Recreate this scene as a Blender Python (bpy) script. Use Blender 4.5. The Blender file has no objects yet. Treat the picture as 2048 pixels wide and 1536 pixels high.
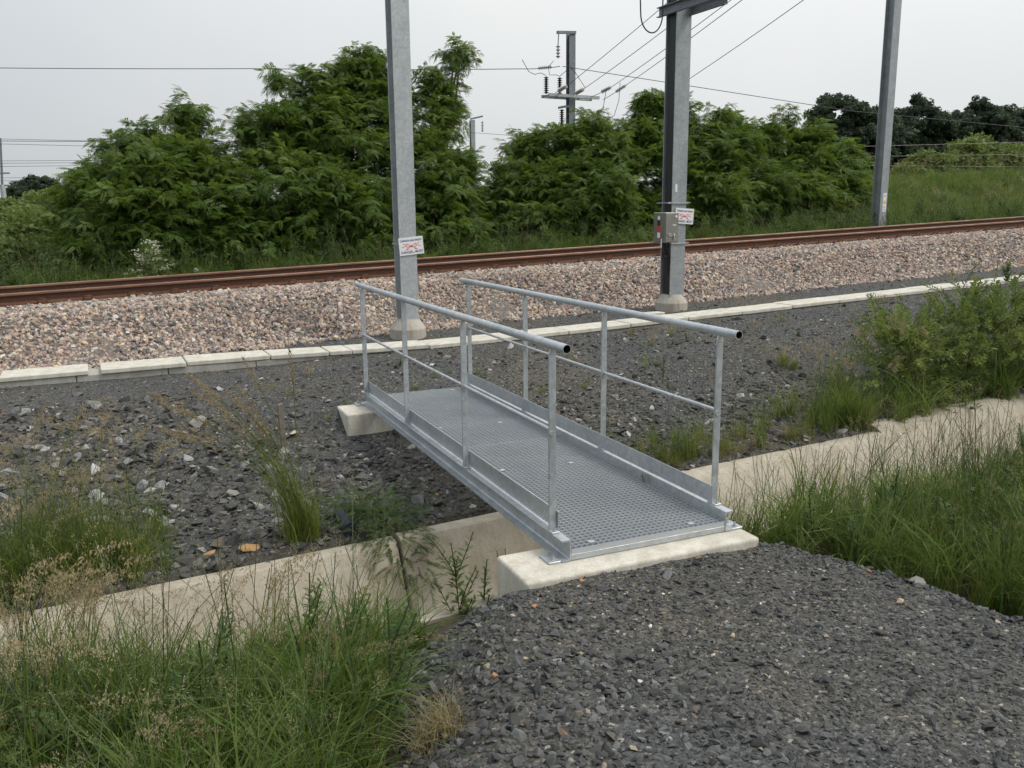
import bpy, bmesh, math, random
import numpy as np
from mathutils import Vector, Matrix, Euler

random.seed(7); RNG = np.random.default_rng(11)
SC = bpy.context.scene
COL = SC.collection

# ------------------------------------------------------------------ camera
CAM_POS = (-2.018, -3.858, 1.841)
CR = (0.9154197, -0.4023709, -0.0102181)      # camera right
CD = (-0.0888792, -0.1773157, -0.9801325)     # camera down
CF = (0.3925649, 0.8981407, -0.1980807)       # camera forward
cd = bpy.data.cameras.new('camera'); cam = bpy.data.objects.new('camera', cd); COL.objects.link(cam)
cd.sensor_width = 36.0; cd.lens = 36.0 * 1737.78 / 2048.0; cd.clip_start = 0.05; cd.clip_end = 2000
cam.matrix_world = Matrix(((CR[0], -CD[0], -CF[0], CAM_POS[0]), (CR[1], -CD[1], -CF[1], CAM_POS[1]),
                           (CR[2], -CD[2], -CF[2], CAM_POS[2]), (0, 0, 0, 1)))
SC.camera = cam

# ------------------------------------------------------------------ world: overcast sky
SUN_EL, SUN_AZ = math.radians(52), math.radians(128)   # azimuth clockwise from +Y
w = bpy.data.worlds.new('World'); SC.world = w; w.use_nodes = True
nt = w.node_tree; N = nt.nodes; L = nt.links
for n in list(N): N.remove(n)
out = N.new('ShaderNodeOutputWorld'); bg = N.new('ShaderNodeBackground'); L.new(bg.outputs[0], out.inputs[0])
sky = N.new('ShaderNodeTexSky'); sky.sky_type = 'NISHITA'; sky.sun_disc = False
sky.sun_elevation = SUN_EL; sky.sun_rotation = SUN_AZ; sky.air_density = 1.0; sky.dust_density = 3.0
hs = N.new('ShaderNodeHueSaturation'); hs.inputs['Saturation'].default_value = 0.45; hs.inputs['Value'].default_value = 0.10
L.new(sky.outputs[0], hs.inputs['Color'])
tc = N.new('ShaderNodeTexCoord'); sp = N.new('ShaderNodeSeparateXYZ'); L.new(tc.outputs['Generated'], sp.inputs[0])
# overcast layer: brighter towards the zenith (CIE overcast), faint broad cloud mottling
mr = N.new('ShaderNodeMapRange'); mr.clamp = True
mr.inputs['From Min'].default_value = 0.0; mr.inputs['From Max'].default_value = 1.0
mr.inputs['To Min'].default_value = 0.68; mr.inputs['To Max'].default_value = 1.55
L.new(sp.outputs['Z'], mr.inputs['Value'])
nz = N.new('ShaderNodeTexNoise'); nz.inputs['Scale'].default_value = 1.6; nz.inputs['Detail'].default_value = 4.0
L.new(tc.outputs['Generated'], nz.inputs['Vector'])
cr = N.new('ShaderNodeValToRGB'); cr.color_ramp.elements[0].position = 0.33; cr.color_ramp.elements[1].position = 0.66
cr.color_ramp.elements[0].color = (0.84, 0.88, 0.93, 1); cr.color_ramp.elements[1].color = (1.0, 1.0, 1.0, 1)
L.new(nz.outputs['Fac'], cr.inputs[0])
ml = N.new('ShaderNodeMix'); ml.data_type = 'RGBA'; ml.blend_type = 'MULTIPLY'; ml.inputs[0].default_value = 1.0
L.new(cr.outputs[0], ml.inputs[6]); L.new(mr.outputs[0], ml.inputs[7])
# the veiled sun side of the overcast is a little brighter and whiter than the side opposite
dp = N.new('ShaderNodeVectorMath'); dp.operation = 'DOT_PRODUCT'; dp.inputs[1].default_value = (0.92, 0.10, 0.0); L.new(tc.outputs['Generated'], dp.inputs[0])
gr = N.new('ShaderNodeValToRGB'); gr.color_ramp.elements[0].position = 0.30; gr.color_ramp.elements[0].color = (0.62, 0.67, 0.71, 1); gr.color_ramp.elements[1].position = 0.80; gr.color_ramp.elements[1].color = (1.04, 1.04, 1.02, 1)
mm2 = N.new('ShaderNodeMapRange'); mm2.inputs['From Min'].default_value = -1; mm2.inputs['From Max'].default_value = 1; L.new(dp.outputs['Value'], mm2.inputs['Value']); L.new(mm2.outputs[0], gr.inputs[0])
ml2 = N.new('ShaderNodeMix'); ml2.data_type = 'RGBA'; ml2.blend_type = 'MULTIPLY'; ml2.inputs[0].default_value = 1.0
L.new(ml.outputs[2], ml2.inputs[6]); L.new(gr.outputs[0], ml2.inputs[7]); ml = ml2
mx = N.new('ShaderNodeMix'); mx.data_type = 'RGBA'; mx.inputs[0].default_value = 0.94
L.new(hs.outputs[0], mx.inputs[6]); L.new(ml.outputs[2], mx.inputs[7])
L.new(mx.outputs[2], bg.inputs['Color']); bg.inputs['Strength'].default_value = 1.0

sl = bpy.data.lights.new('sun', 'SUN'); sl.energy = 1.5; sl.angle = math.radians(16); sl.color = (1.0, 0.96, 0.90)
so = bpy.data.objects.new('sun', sl); COL.objects.link(so)
sd = Vector((math.sin(SUN_AZ) * math.cos(SUN_EL), math.cos(SUN_AZ) * math.cos(SUN_EL), math.sin(SUN_EL)))
so.rotation_euler = sd.to_track_quat('Z', 'Y').to_euler()
vs = SC.view_settings; vs.view_transform = 'Standard'; vs.look = 'None'; vs.gamma = 1.0; vs.exposure = 0.14
vs.use_curve_mapping = False
SC.cycles.use_denoising = True
SC.cycles.max_bounces = 5; SC.cycles.diffuse_bounces = 3; SC.cycles.glossy_bounces = 2; SC.cycles.transmission_bounces = 3; SC.cycles.adaptive_threshold = 0.02; SC.cycles.transparent_max_bounces = 4

# ------------------------------------------------------------------ track frame (u along track, v across, h above graded ground)
A, G = 0.039, 0.031
UX, UY, VX, VY = math.cos(A), math.sin(A), -math.sin(A), math.cos(A)
def gz(u): return G * np.clip(u, -40.0, 60.0)
def W3(u, v, h): return Vector((u * UX + v * VX, u * UY + v * VY, h + float(gz(u))))
def W2(u, v): return (u * UX + v * VX, u * UY + v * VY)
def UVof(x, y): return (x * UX + y * UY, x * VX + y * VY)
def sstep(a, b, x):
    t = np.clip((x - a) / (b - a), 0, 1); return t * t * (3 - 2 * t)

_P = [RNG.uniform(0, 6.28, 24), RNG.uniform(-1, 1, (24, 2))]
def wob(x, y, f):      # smooth cheap noise in -1..1
    s = 0
    for i in range(8):
        k = _P[1][i] * f * (1 + 0.35 * i); s = s + np.sin(k[0] * x * 3 + k[1] * y * 3 + _P[0][i] + i)
    return s / 4.0

PLAT = np.array([(-.31, -.19), (1.14, -.17), (1.32, -.45), (1.47, -1.0), (1.58, -1.6), (1.9, -3), (2.2, -7), (-3.4, -7), (-2.6, -3.4), (-1.45, -2.0), (-.78, -1.15), (-.62, -.55)])
def dist_poly(x, y):
    x = np.asarray(x, float); y = np.asarray(y, float)
    d = np.full(x.shape, 1e9); inside = np.zeros(x.shape, bool)
    n = len(PLAT)
    for i in range(n):
        a, b = PLAT[i], PLAT[(i + 1) % n]; e = b - a
        t = np.clip(((x - a[0]) * e[0] + (y - a[1]) * e[1]) / (e @ e), 0, 1)
        d = np.minimum(d, np.hypot(x - a[0] - t * e[0], y - a[1] - t * e[1]))
        c = ((a[1] > y) != (b[1] > y)) & (x < (b[0] - a[0]) * (y - a[1]) / (b[1] - a[1] + 1e-12) + a[0])
        inside ^= c
    return np.where(inside, 0, d)
def mound_z(x, y):
    d = dist_poly(x, y); d = np.sqrt(d * d + 0.0064) - 0.08
    zp = -0.030 - 0.02 * sstep(0.6, 1.4, x) + 0.03 * sstep(-1, -4, y)
    return zp - (0.62 + .22 * sstep(-.15, .15, y)) * d - 1.1 * np.maximum(0, y - 0.42) + 0.012 * wob(x * 2, y * 2, 1.3)
KV = np.array([-60, -8, -3, -1, .30, .42, .46, 1.79, 1.84, 2.1, 3.83, 4.25, 5.2, 6.2, 8.4, 13.6, 15.0, 17, 400])
KH = np.array([-.1, -.1, -.20, -.30, -.37, -.39, -1.15, -1.15, -.36, -.34, -.225, -.03, .01, .035, .07, .07, .32, .38, .45])
def ground_z(x, y):
    x = np.asarray(x, float); y = np.asarray(y, float)
    u = x * UX + y * UY; v = x * VX + y * VY
    h = np.interp(v, KV, KH)
    h = h + np.where((v < .42) | (v > 1.86), 1, 0) * 0.022 * wob(x, y, .9) * (1 - .6 * ((v > 6.0) & (v < 9)))
    h = h + 1.35 * sstep(17, 27, v) * sstep(17, 32, u) - 0.5 * sstep(19, 30, v) * sstep(8, -5, u)
    h = h - 0.12 * sstep(2.2, 3.8, v) * sstep(5.8, 4.4, v) * sstep(-0.6, -1.8, u)
    h = h - 0.085 * sstep(1.2, -.8, u) * sstep(8.1, 7.5, v) * sstep(4.9, 6.6, v)
    z = h + gz(u)
    return np.maximum(z, mound_z(x, y))

# ------------------------------------------------------------------ helpers: objects and meshes
def tag(o, label=None, cat=None, group=None, kind=None):
    if label: o['label'] = label
    if cat: o['category'] = cat
    if group: o['group'] = group
    if kind: o['kind'] = kind
    return o
def link(name, data, mats=None, parent=None):
    o = bpy.data.objects.new(name, data); COL.objects.link(o)
    if mats is not None and data is not None:
        for m in (mats if isinstance(mats, (list, tuple)) else [mats]): data.materials.append(m)
    if parent is not None: o.parent = parent
    return o
def empty(name, loc=(0, 0, 0), rz=0.0):
    o = bpy.data.objects.new(name, None); COL.objects.link(o); o.location = loc; o.rotation_euler = (0, 0, rz)
    o.empty_display_size = 0.1
    return o
def mesh_from(name, V, F, mi=None, smooth=False):
    me = bpy.data.meshes.new(name); me.from_pydata([tuple(p) for p in V], [], [tuple(f) for f in F])
    if mi is not None: me.polygons.foreach_set('material_index', np.asarray(mi, np.int32))
    if smooth: me.polygons.foreach_set('use_smooth', np.ones(len(me.polygons), bool))
    me.update(); return me
class MB:
    """collects simple solids into one mesh"""
    def __init__(s): s.V = []; s.F = []; s.M = []
    def add(s, V, F, m=0):
        b = len(s.V); s.V += [tuple(p) for p in V]; s.F += [tuple(i + b for i in f) for f in F]; s.M += [m] * len(F); return s
    def box(s, x0, x1, y0, y1, z0, z1, m=0, mat=None):
        V = [Vector(p) for p in ((x0, y0, z0), (x1, y0, z0), (x1, y1, z0), (x0, y1, z0), (x0, y0, z1), (x1, y0, z1), (x1, y1, z1), (x0, y1, z1))]
        if mat is not None: V = [mat @ p for p in V]
        return s.add(V, [(0, 3, 2, 1), (4, 5, 6, 7), (0, 1, 5, 4), (1, 2, 6, 5), (2, 3, 7, 6), (3, 0, 4, 7)], m)
    def tube(s, pts, rad, n=8, m=0, caps=True, capm=None):
        pts = [Vector(p) for p in pts]; rad = rad if isinstance(rad, (list, tuple)) else [rad] * len(pts)
        b = len(s.V); prev = None
        for i, p in enumerate(pts):
            t = (pts[min(i + 1, len(pts) - 1)] - pts[max(i - 1, 0)]).normalized()
            a = prev if prev is not None and abs(prev.dot(t)) < .95 else (Vector((0, 0, 1)) if abs(t.z) < .9 else Vector((1, 0, 0)))
            e1 = (a - t * a.dot(t)).normalized(); e2 = t.cross(e1); prev = e1
            for k in range(n):
                an = 2 * math.pi * k / n; q = p + (e1 * math.cos(an) + e2 * math.sin(an)) * rad[i]; s.V.append(tuple(q))
        for i in range(len(pts) - 1):
            for k in range(n):
                s.F.append((b + i * n + k, b + i * n + (k + 1) % n, b + (i + 1) * n + (k + 1) % n, b + (i + 1) * n + k)); s.M.append(m)
        if caps:
            s.F.append(tuple(b + k for k in reversed(range(n)))); s.M.append(m if capm is None else capm)
            e = b + (len(pts) - 1) * n
            s.F.append(tuple(e + k for k in range(n))); s.M.append(m if capm is None else capm)
        return s
    def extrude(s, prof, o, ax, ay, vec, m=0):
        """closed 2-D profile in plane (ax, ay) at o swept by vec"""
        o, ax, ay, vec = Vector(o), Vector(ax), Vector(ay), Vector(vec); n = len(prof)
        A0 = [o + ax * p[0] + ay * p[1] for p in prof]; B0 = [p + vec for p in A0]
        F = [(k, (k + 1) % n, n + (k + 1) % n, n + k) for k in range(n)] + [tuple(reversed(range(n))), tuple(range(n, 2 * n))]
        return s.add(A0 + B0, F, m)
    def prism(s, rings, n, m=0, cx=0, cy=0, rot=0):
        """lathe-like stacked regular n-gons: rings = [(r, z)]"""
        b = len(s.V)
        for r, z in rings:
            for k in range(n):
                a = rot + 2 * math.pi * k / n; s.V.append((cx + r * math.cos(a), cy + r * math.sin(a), z))
        for i in range(len(rings) - 1):
            for k in range(n):
                s.F.append((b + i * n + k, b + i * n + (k + 1) % n, b + (i + 1) * n + (k + 1) % n, b + (i + 1) * n + k)); s.M.append(m)
        s.F.append(tuple(b + k for k in reversed(range(n)))); s.M.append(m)
        e = b + (len(rings) - 1) * n; s.F.append(tuple(e + k for k in range(n))); s.M.append(m)
        return s
    def mesh(s, name, smooth=False):
        me = mesh_from(name, s.V, s.F, s.M, smooth)
        bm = bmesh.new(); bm.from_mesh(me); bmesh.ops.recalc_face_normals(bm, faces=bm.faces); bm.to_mesh(me); bm.free(); return me
    def build(s, name, mats, parent=None, smooth=False, bevel=0.0, seg=1):
        me = s.mesh(name, smooth); o = link(name, me, mats, parent)
        if bevel > 0:
            bm = bmesh.new(); bm.from_mesh(me)
            bmesh.ops.bevel(bm, geom=[e for e in bm.edges if e.calc_face_angle(0) > .5], offset=bevel, segments=seg, profile=0.5, affect='EDGES', clamp_overlap=True)
            bm.to_mesh(me); bm.free()
        return o

# ------------------------------------------------------------------ materials
MAT = {}
def nodes_of(name):
    m = bpy.data.materials.new(name); m.use_nodes = True; t = m.node_tree
    b = t.nodes.get('Principled BSDF'); MAT[name] = m; return m, t, b
def ramp(t, stops, interp='LINEAR'):
    r = t.nodes.new('ShaderNodeValToRGB'); e = r.color_ramp.elements; r.color_ramp.interpolation = interp
    while len(e) < len(stops): e.new(0.5)
    for el, (p, c) in zip(e, stops): el.position = p; el.color = (*c, 1)
    return r
def noise(t, scale, detail=3, rough=.5, coord=None, vec=None):
    n = t.nodes.new('ShaderNodeTexNoise'); n.inputs['Scale'].default_value = scale; n.inputs['Detail'].default_value = detail
    n.inputs['Roughness'].default_value = rough
    if vec is None:
        c = t.nodes.new('ShaderNodeTexCoord'); vec = c.outputs[coord or 'Object']
    t.links.new(vec, n.inputs['Vector']); return n
def mixc(t, fac, a, b, blend='MIX'):
    m = t.nodes.new('ShaderNodeMix'); m.data_type = 'RGBA'; m.blend_type = blend
    for s, x in ((0, fac), (6, a), (7, b)):
        if hasattr(x, 'is_linked') or hasattr(x, 'links'): t.links.new(x, m.inputs[s])
        elif isinstance(x, (int, float)): m.inputs[s].default_value = x
        else: m.inputs[s].default_value = (*x, 1)
    return m.outputs[2]
def bump(t, b, h, strength, dist):
    n = t.nodes.new('ShaderNodeBump'); n.inputs['Strength'].default_value = strength; n.inputs['Distance'].default_value = dist
    t.links.new(h, n.inputs['Height']); t.links.new(n.outputs[0], b.inputs['Normal'])
def simple(name, c1, c2=None, rough=.6, metal=0.0, scale=6, bumps=0.0, bscale=60, coord='Object', lo=.35, hi=.65, spec=.5):
    m, t, b = nodes_of(name)
    b.inputs['Roughness'].default_value = rough; b.inputs['Metallic'].default_value = metal; b.inputs['Specular IOR Level'].default_value = spec
    if c2 is None: b.inputs['Base Color'].default_value = (*c1, 1)
    else:
        n = noise(t, scale, 5, .6, coord); r = ramp(t, [(lo, c1), (hi, c2)]); t.links.new(n.outputs['Fac'], r.inputs[0]); t.links.new(r.outputs[0], b.inputs['Base Color'])
    if bumps > 0:
        n2 = noise(t, bscale, 4, .6, coord); bump(t, b, n2.outputs['Fac'], bumps, .01)
    return m

def galv(name, c1, c2, rough=.42, metal=.55, streak=True):
    m, t, b = nodes_of(name)
    v = t.nodes.new('ShaderNodeTexVoronoi'); v.inputs['Scale'].default_value = 38; c = t.nodes.new('ShaderNodeTexCoord'); t.links.new(c.outputs['Object'], v.inputs['Vector'])
    n = noise(t, 3.2, 6, .65); n2 = noise(t, 22, 4, .6)
    r = ramp(t, [(.3, c1), (.7, c2)]); t.links.new(n.outputs['Fac'], r.inputs[0])
    sp = ramp(t, [(0, (.86, .86, .86)), (1, (1.1, 1.1, 1.1))]); t.links.new(v.outputs['Color'], sp.inputs[0])
    x = mixc(t, 1.0, r.outputs[0], sp.outputs[0], 'MULTIPLY')
    s2 = ramp(t, [(.35, (.88, .88, .88)), (.6, (1, 1, 1))]); t.links.new(n2.outputs['Fac'], s2.inputs[0])
    t.links.new(mixc(t, .8, x, s2.outputs[0], 'MULTIPLY'), b.inputs['Base Color'])
    rr = ramp(t, [(.3, (rough - .08,) * 3), (.7, (rough + .14,) * 3)]); t.links.new(n2.outputs['Fac'], rr.inputs[0]); t.links.new(rr.outputs[0], b.inputs['Roughness'])
    b.inputs['Metallic'].default_value = metal
    bump(t, b, n2.outputs['Fac'], .06, .004)
    return m
galv('galvanised_steel', (.44, .47, .49), (.60, .62, .63))
galv('weathered_galvanised', (.40, .42, .43), (.54, .555, .56), rough=.5, metal=.45)
galv('grey_galvanised', (.29, .31, .325), (.42, .435, .445), rough=.5, metal=.45)
galv('dull_galvanised', (.17, .185, .205), (.27, .285, .30), rough=.55, metal=.4)
simple('grating_steel', (.50, .53, .55), (.57, .595, .61), rough=.45, metal=.5, scale=2)
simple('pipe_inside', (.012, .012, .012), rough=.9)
simple('cable_black', (.012, .012, .013), rough=.5)
simple('stainless', (.30, .29, .26), (.40, .385, .35), rough=.34, metal=.8, scale=2)
simple('sign_white', (.82, .82, .82), (.75, .75, .74), rough=.4, scale=8)
simple('sign_red', (.65, .03, .02), rough=.5)
simple('sign_black', (.02, .02, .03), rough=.5)
simple('sign_blue', (.03, .035, .16), rough=.5)
simple('sign_yellow', (.80, .42, .02), rough=.5)
simple('porcelain_brown', (.022, .013, .013), (.035, .02, .02), rough=.25)
simple('composite_grey', (.42, .37, .34), (.50, .44, .40), rough=.5)
simple('glass_insulator', (.42, .46, .46), rough=.2)
simple('wire_grey', (.07, .07, .075), rough=.5, metal=.3)
simple('old_wood', (.13, .10, .075), (.24, .20, .16), rough=.85, scale=14, bumps=.3)
simple('navy_plastic', (.012, .012, .035), rough=.45)
simple('red_plastic', (.55, .04, .03), rough=.5)

def concrete(name, c1, c2, stain, ss=2.2):
    m, t, b = nodes_of(name)
    n = noise(t, ss, 6, .62); r = ramp(t, [(.3, c1), (.68, c2)]); t.links.new(n.outputs['Fac'], r.inputs[0])
    n2 = noise(t, 55, 4, .7); r2 = ramp(t, [(.33, (.86, .85, .83)), (.55, (1, 1, 1))]); t.links.new(n2.outputs['Fac'], r2.inputs[0])
    x = mixc(t, 1, r.outputs[0], r2.outputs[0], 'MULTIPLY')
    n3 = noise(t, 7.5, 5, .7); r3 = ramp(t, [(.56, (0, 0, 0)), (.75, (.55, .55, .55))]); t.links.new(n3.outputs['Fac'], r3.inputs[0])
    y = mixc(t, r3.outputs[0], x, stain)
    mp = t.nodes.new('ShaderNodeMapping'); mp.inputs['Scale'].default_value = (9, 9, .9); c0 = t.nodes.new('ShaderNodeTexCoord'); t.links.new(c0.outputs['Object'], mp.inputs['Vector'])
    n5 = noise(t, 1.0, 5, .65, vec=mp.outputs[0]); r5 = ramp(t, [(.40, (.74, .71, .66)), (.58, (1, 1, 1))]); t.links.new(n5.outputs['Fac'], r5.inputs[0]); y = mixc(t, .6, y, r5.outputs[0], 'MULTIPLY')
    n6 = noise(t, 140, 2, .6); r6 = ramp(t, [(.30, (.80, .79, .77)), (.45, (1, 1, 1)), (.72, (1.06, 1.06, 1.06))]); t.links.new(n6.outputs['Fac'], r6.inputs[0]); y = mixc(t, .8, y, r6.outputs[0], 'MULTIPLY')
    v = t.nodes.new('ShaderNodeTexVoronoi'); v.inputs['Scale'].default_value = 42; c = t.nodes.new('ShaderNodeTexCoord'); t.links.new(c.outputs['Object'], v.inputs['Vector'])
    r4 = ramp(t, [(.0, (.45, .42, .38)), (.09, (1, 1, 1))]); t.links.new(v.outputs['Distance'], r4.inputs[0])
    t.links.new(mixc(t, .55, y, r4.outputs[0], 'MULTIPLY'), b.inputs['Base Color'])
    b.inputs['Roughness'].default_value = .85; b.inputs['Specular IOR Level'].default_value = .25
    bump(t, b, n2.outputs['Fac'], .18, .01); return m
concrete('block_concrete', (.60, .56, .47), (.69, .645, .555), (.47, .42, .335))
concrete('channel_concrete', (.43, .378, .295), (.54, .48, .385), (.33, .28, .205), 1.4)
concrete('lid_concrete', (.61, .575, .49), (.70, .665, .58), (.49, .455, .375))
concrete('trough_concrete', (.40, .385, .34), (.47, .455, .41), (.30, .28, .24))
concrete('base_concrete', (.40, .36, .305), (.52, .48, .42), (.33, .29, .23), 4)
concrete('sleeper_concrete', (.42, .40, .36), (.50, .48, .44), (.33, .30, .26))

# stones: colour comes from each stone's own random number
def stone_mat(name, stops, rough=.85, spec=.3):
    m, t, b = nodes_of(name)
    oi = t.nodes.new('ShaderNodeObjectInfo'); r = ramp(t, stops, 'CONSTANT'); t.links.new(oi.outputs['Random'], r.inputs[0])
    n = noise(t, 3.0, 5, .65); r2 = ramp(t, [(.3, (.72, .72, .72)), (.7, (1.22, 1.22, 1.22))]); t.links.new(n.outputs['Fac'], r2.inputs[0])
    mu = t.nodes.new('ShaderNodeMath'); mu.operation = 'MULTIPLY'; mu.inputs[1].default_value = 37.7; t.links.new(oi.outputs['Random'], mu.inputs[0])
    fr = t.nodes.new('ShaderNodeMath'); fr.operation = 'FRACT'; t.links.new(mu.outputs[0], fr.inputs[0])
    r3 = ramp(t, [(0, (.78, .78, .78)), (1, (1.2, 1.2, 1.2))]); t.links.new(fr.outputs[0], r3.inputs[0])
    t.links.new(mixc(t, 1, mixc(t, 1, r.outputs[0], r2.outputs[0], 'MULTIPLY'), r3.outputs[0], 'MULTIPLY'), b.inputs['Base Color'])
    b.inputs['Roughness'].default_value = rough; b.inputs['Specular IOR Level'].default_value = spec
    return m
stone_mat('ballast_stone', [(0, (.50, .395, .30)), (.17, (.42, .31, .255)), (.30, (.34, .28, .245)), (.42, (.21, .195, .185)), (.51, (.56, .47, .38)), (.63, (.42, .285, .245)),
                            (.73, (.145, .14, .14)), (.80, (.30, .225, .19)), (.87, (.54, .40, .265)), (.94, (.165, .18, .175)), (.96, (.62, .57, .50))])
stone_mat('slate_stone', [(0, (.074, .074, .071)), (.22, (.096, .096, .092)), (.42, (.054, .054, .052)), (.60, (.120, .120, .115)), (.78, (.082, .080, .075)),
                          (.925, (.168, .167, .160)), (.965, (.12, .105, .08)), (.982, (.27, .26, .245)), (.989, (.19, .11, .065)), (.992, (.33, .27, .19)), (.997, (.45, .43, .40))])
stone_mat('bank_stone', [(0, (.074, .072, .066)), (.20, (.100, .096, .088)), (.42, (.056, .055, .052)), (.60, (.132, .127, .116)), (.74, (.090, .084, .072)),
                         (.88, (.195, .187, .172)), (.945, (.155, .122, .09)), (.967, (.32, .31, .29)), (.985, (.22, .135, .085)), (.991, (.43, .41, .38))])
simple('pale_rock', (.13, .135, .14), (.36, .36, .355), rough=.8, scale=9, bumps=.4, bscale=20, lo=.38, hi=.62)
simple('ochre_rock', (.36, .20, .075), (.50, .31, .13), rough=.85, scale=9, bumps=.3, bscale=25)
simple('white_stone', (.62, .60, .56), (.72, .70, .66), rough=.7, scale=20)
simple('tan_stone', (.42, .31, .19), (.54, .43, .30), rough=.8, scale=20)
simple('orange_stone', (.34, .14, .06), (.46, .24, .12), rough=.8, scale=25)
simple('pink_stone', (.48, .36, .30), (.58, .47, .41), rough=.8, scale=25)
simple('brown_stone', (.15, .10, .06), (.22, .15, .09), rough=.8, scale=25)
simple('green_grey_stone', (.15, .165, .15), (.20, .215, .20), rough=.8, scale=25)
simple('grey_stone', (.20, .19, .17), (.29, .27, .24), rough=.85, scale=14)

# rust
m, t, b = nodes_of('rail_rust')
n = noise(t, 9, 6, .7); r = ramp(t, [(.3, (.095, .042, .024)), (.5, (.135, .060, .034)), (.72, (.18, .088, .052))]); t.links.new(n.outputs['Fac'], r.inputs[0])
t.links.new(r.outputs[0], b.inputs['Base Color']); b.inputs['Roughness'].default_value = .8; b.inputs['Specular IOR Level'].default_value = .25
n2 = noise(t, 120, 3, .6); bump(t, b, n2.outputs['Fac'], .25, .004)
m, t, b = nodes_of('rail_web_dark')
n = noise(t, 30, 5, .7); r = ramp(t, [(.35, (.04, .021, .015)), (.65, (.10, .04, .02))]); t.links.new(n.outputs['Fac'], r.inputs[0])
t.links.new(r.outputs[0], b.inputs['Base Color']); b.inputs['Roughness'].default_value = .85
simple('rail_top', (.20, .10, .06), (.30, .17, .11), rough=.5, metal=.3, scale=3)

# ground sheet: gravel (slate) versus soil and grass, from the two painted-in weights 'soil' and 'green'
m, t, b = nodes_of('ground_surface')
vo = t.nodes.new('ShaderNodeTexVoronoi'); vo.inputs['Scale'].default_value = 62; c = t.nodes.new('ShaderNodeTexCoord'); t.links.new(c.outputs['Object'], vo.inputs['Vector'])
se = t.nodes.new('ShaderNodeSeparateColor'); t.links.new(vo.outputs['Color'], se.inputs[0])
r = ramp(t, [(0, (.048, .048, .046)), (.35, (.074, .074, .071)), (.7, (.104, .104, .100)), (.93, (.13, .13, .13)), (.975, (.19, .17, .14)), (.992, (.33, .32, .30))]); t.links.new(se.outputs[0], r.inputs[0])
v2 = t.nodes.new('ShaderNodeTexVoronoi'); v2.inputs['Scale'].default_value = 190; t.links.new(c.outputs['Object'], v2.inputs['Vector'])
s2 = t.nodes.new('ShaderNodeSeparateColor'); t.links.new(v2.outputs['Color'], s2.inputs[0])
r2 = ramp(t, [(0, (.55, .55, .55)), (1, (1.35, 1.35, 1.35))]); t.links.new(s2.outputs[0], r2.inputs[0])
grav = mixc(t, .8, r.outputs[0], r2.outputs[0], 'MULTIPLY')
nb = noise(t, .7, 5, .6); rb = ramp(t, [(.4, (1, 1, 1)), (.65, (1.25, 1.12, .92))]); t.links.new(nb.outputs['Fac'], rb.inputs[0])
grav = mixc(t, 1, grav, rb.outputs[0], 'MULTIPLY')
ns = noise(t, 16, 6, .7); rs = ramp(t, [(.3, (.035, .028, .018)), (.7, (.10, .08, .05))]); t.links.new(ns.outputs['Fac'], rs.inputs[0])
ng = noise(t, 2.3, 8, .75); rg = ramp(t, [(.3, (.022, .042, .012)), (.5, (.05, .08, .024)), (.72, (.10, .11, .045))]); t.links.new(ng.outputs['Fac'], rg.inputs[0])
a1 = t.nodes.new('ShaderNodeAttribute'); a1.attribute_name = 'soil'; a2 = t.nodes.new('ShaderNodeAttribute'); a2.attribute_name = 'green'
x = mixc(t, a1.outputs['Fac'], grav, rs.outputs[0]); x = mixc(t, a2.outputs['Fac'], x, rg.outputs[0])
t.links.new(x, b.inputs['Base Color']); b.inputs['Roughness'].default_value = .9; b.inputs['Specular IOR Level'].default_value = .2
ad = t.nodes.new('ShaderNodeMath'); ad.operation = 'ADD'; t.links.new(se.outputs[1], ad.inputs[0]); t.links.new(s2.outputs[1], ad.inputs[1])
bump(t, b, ad.outputs[0], .7, .008)
simple('ballast_under', (.10, .085, .07), (.22, .18, .15), rough=.9, scale=25, bumps=.6, bscale=30)

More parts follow.
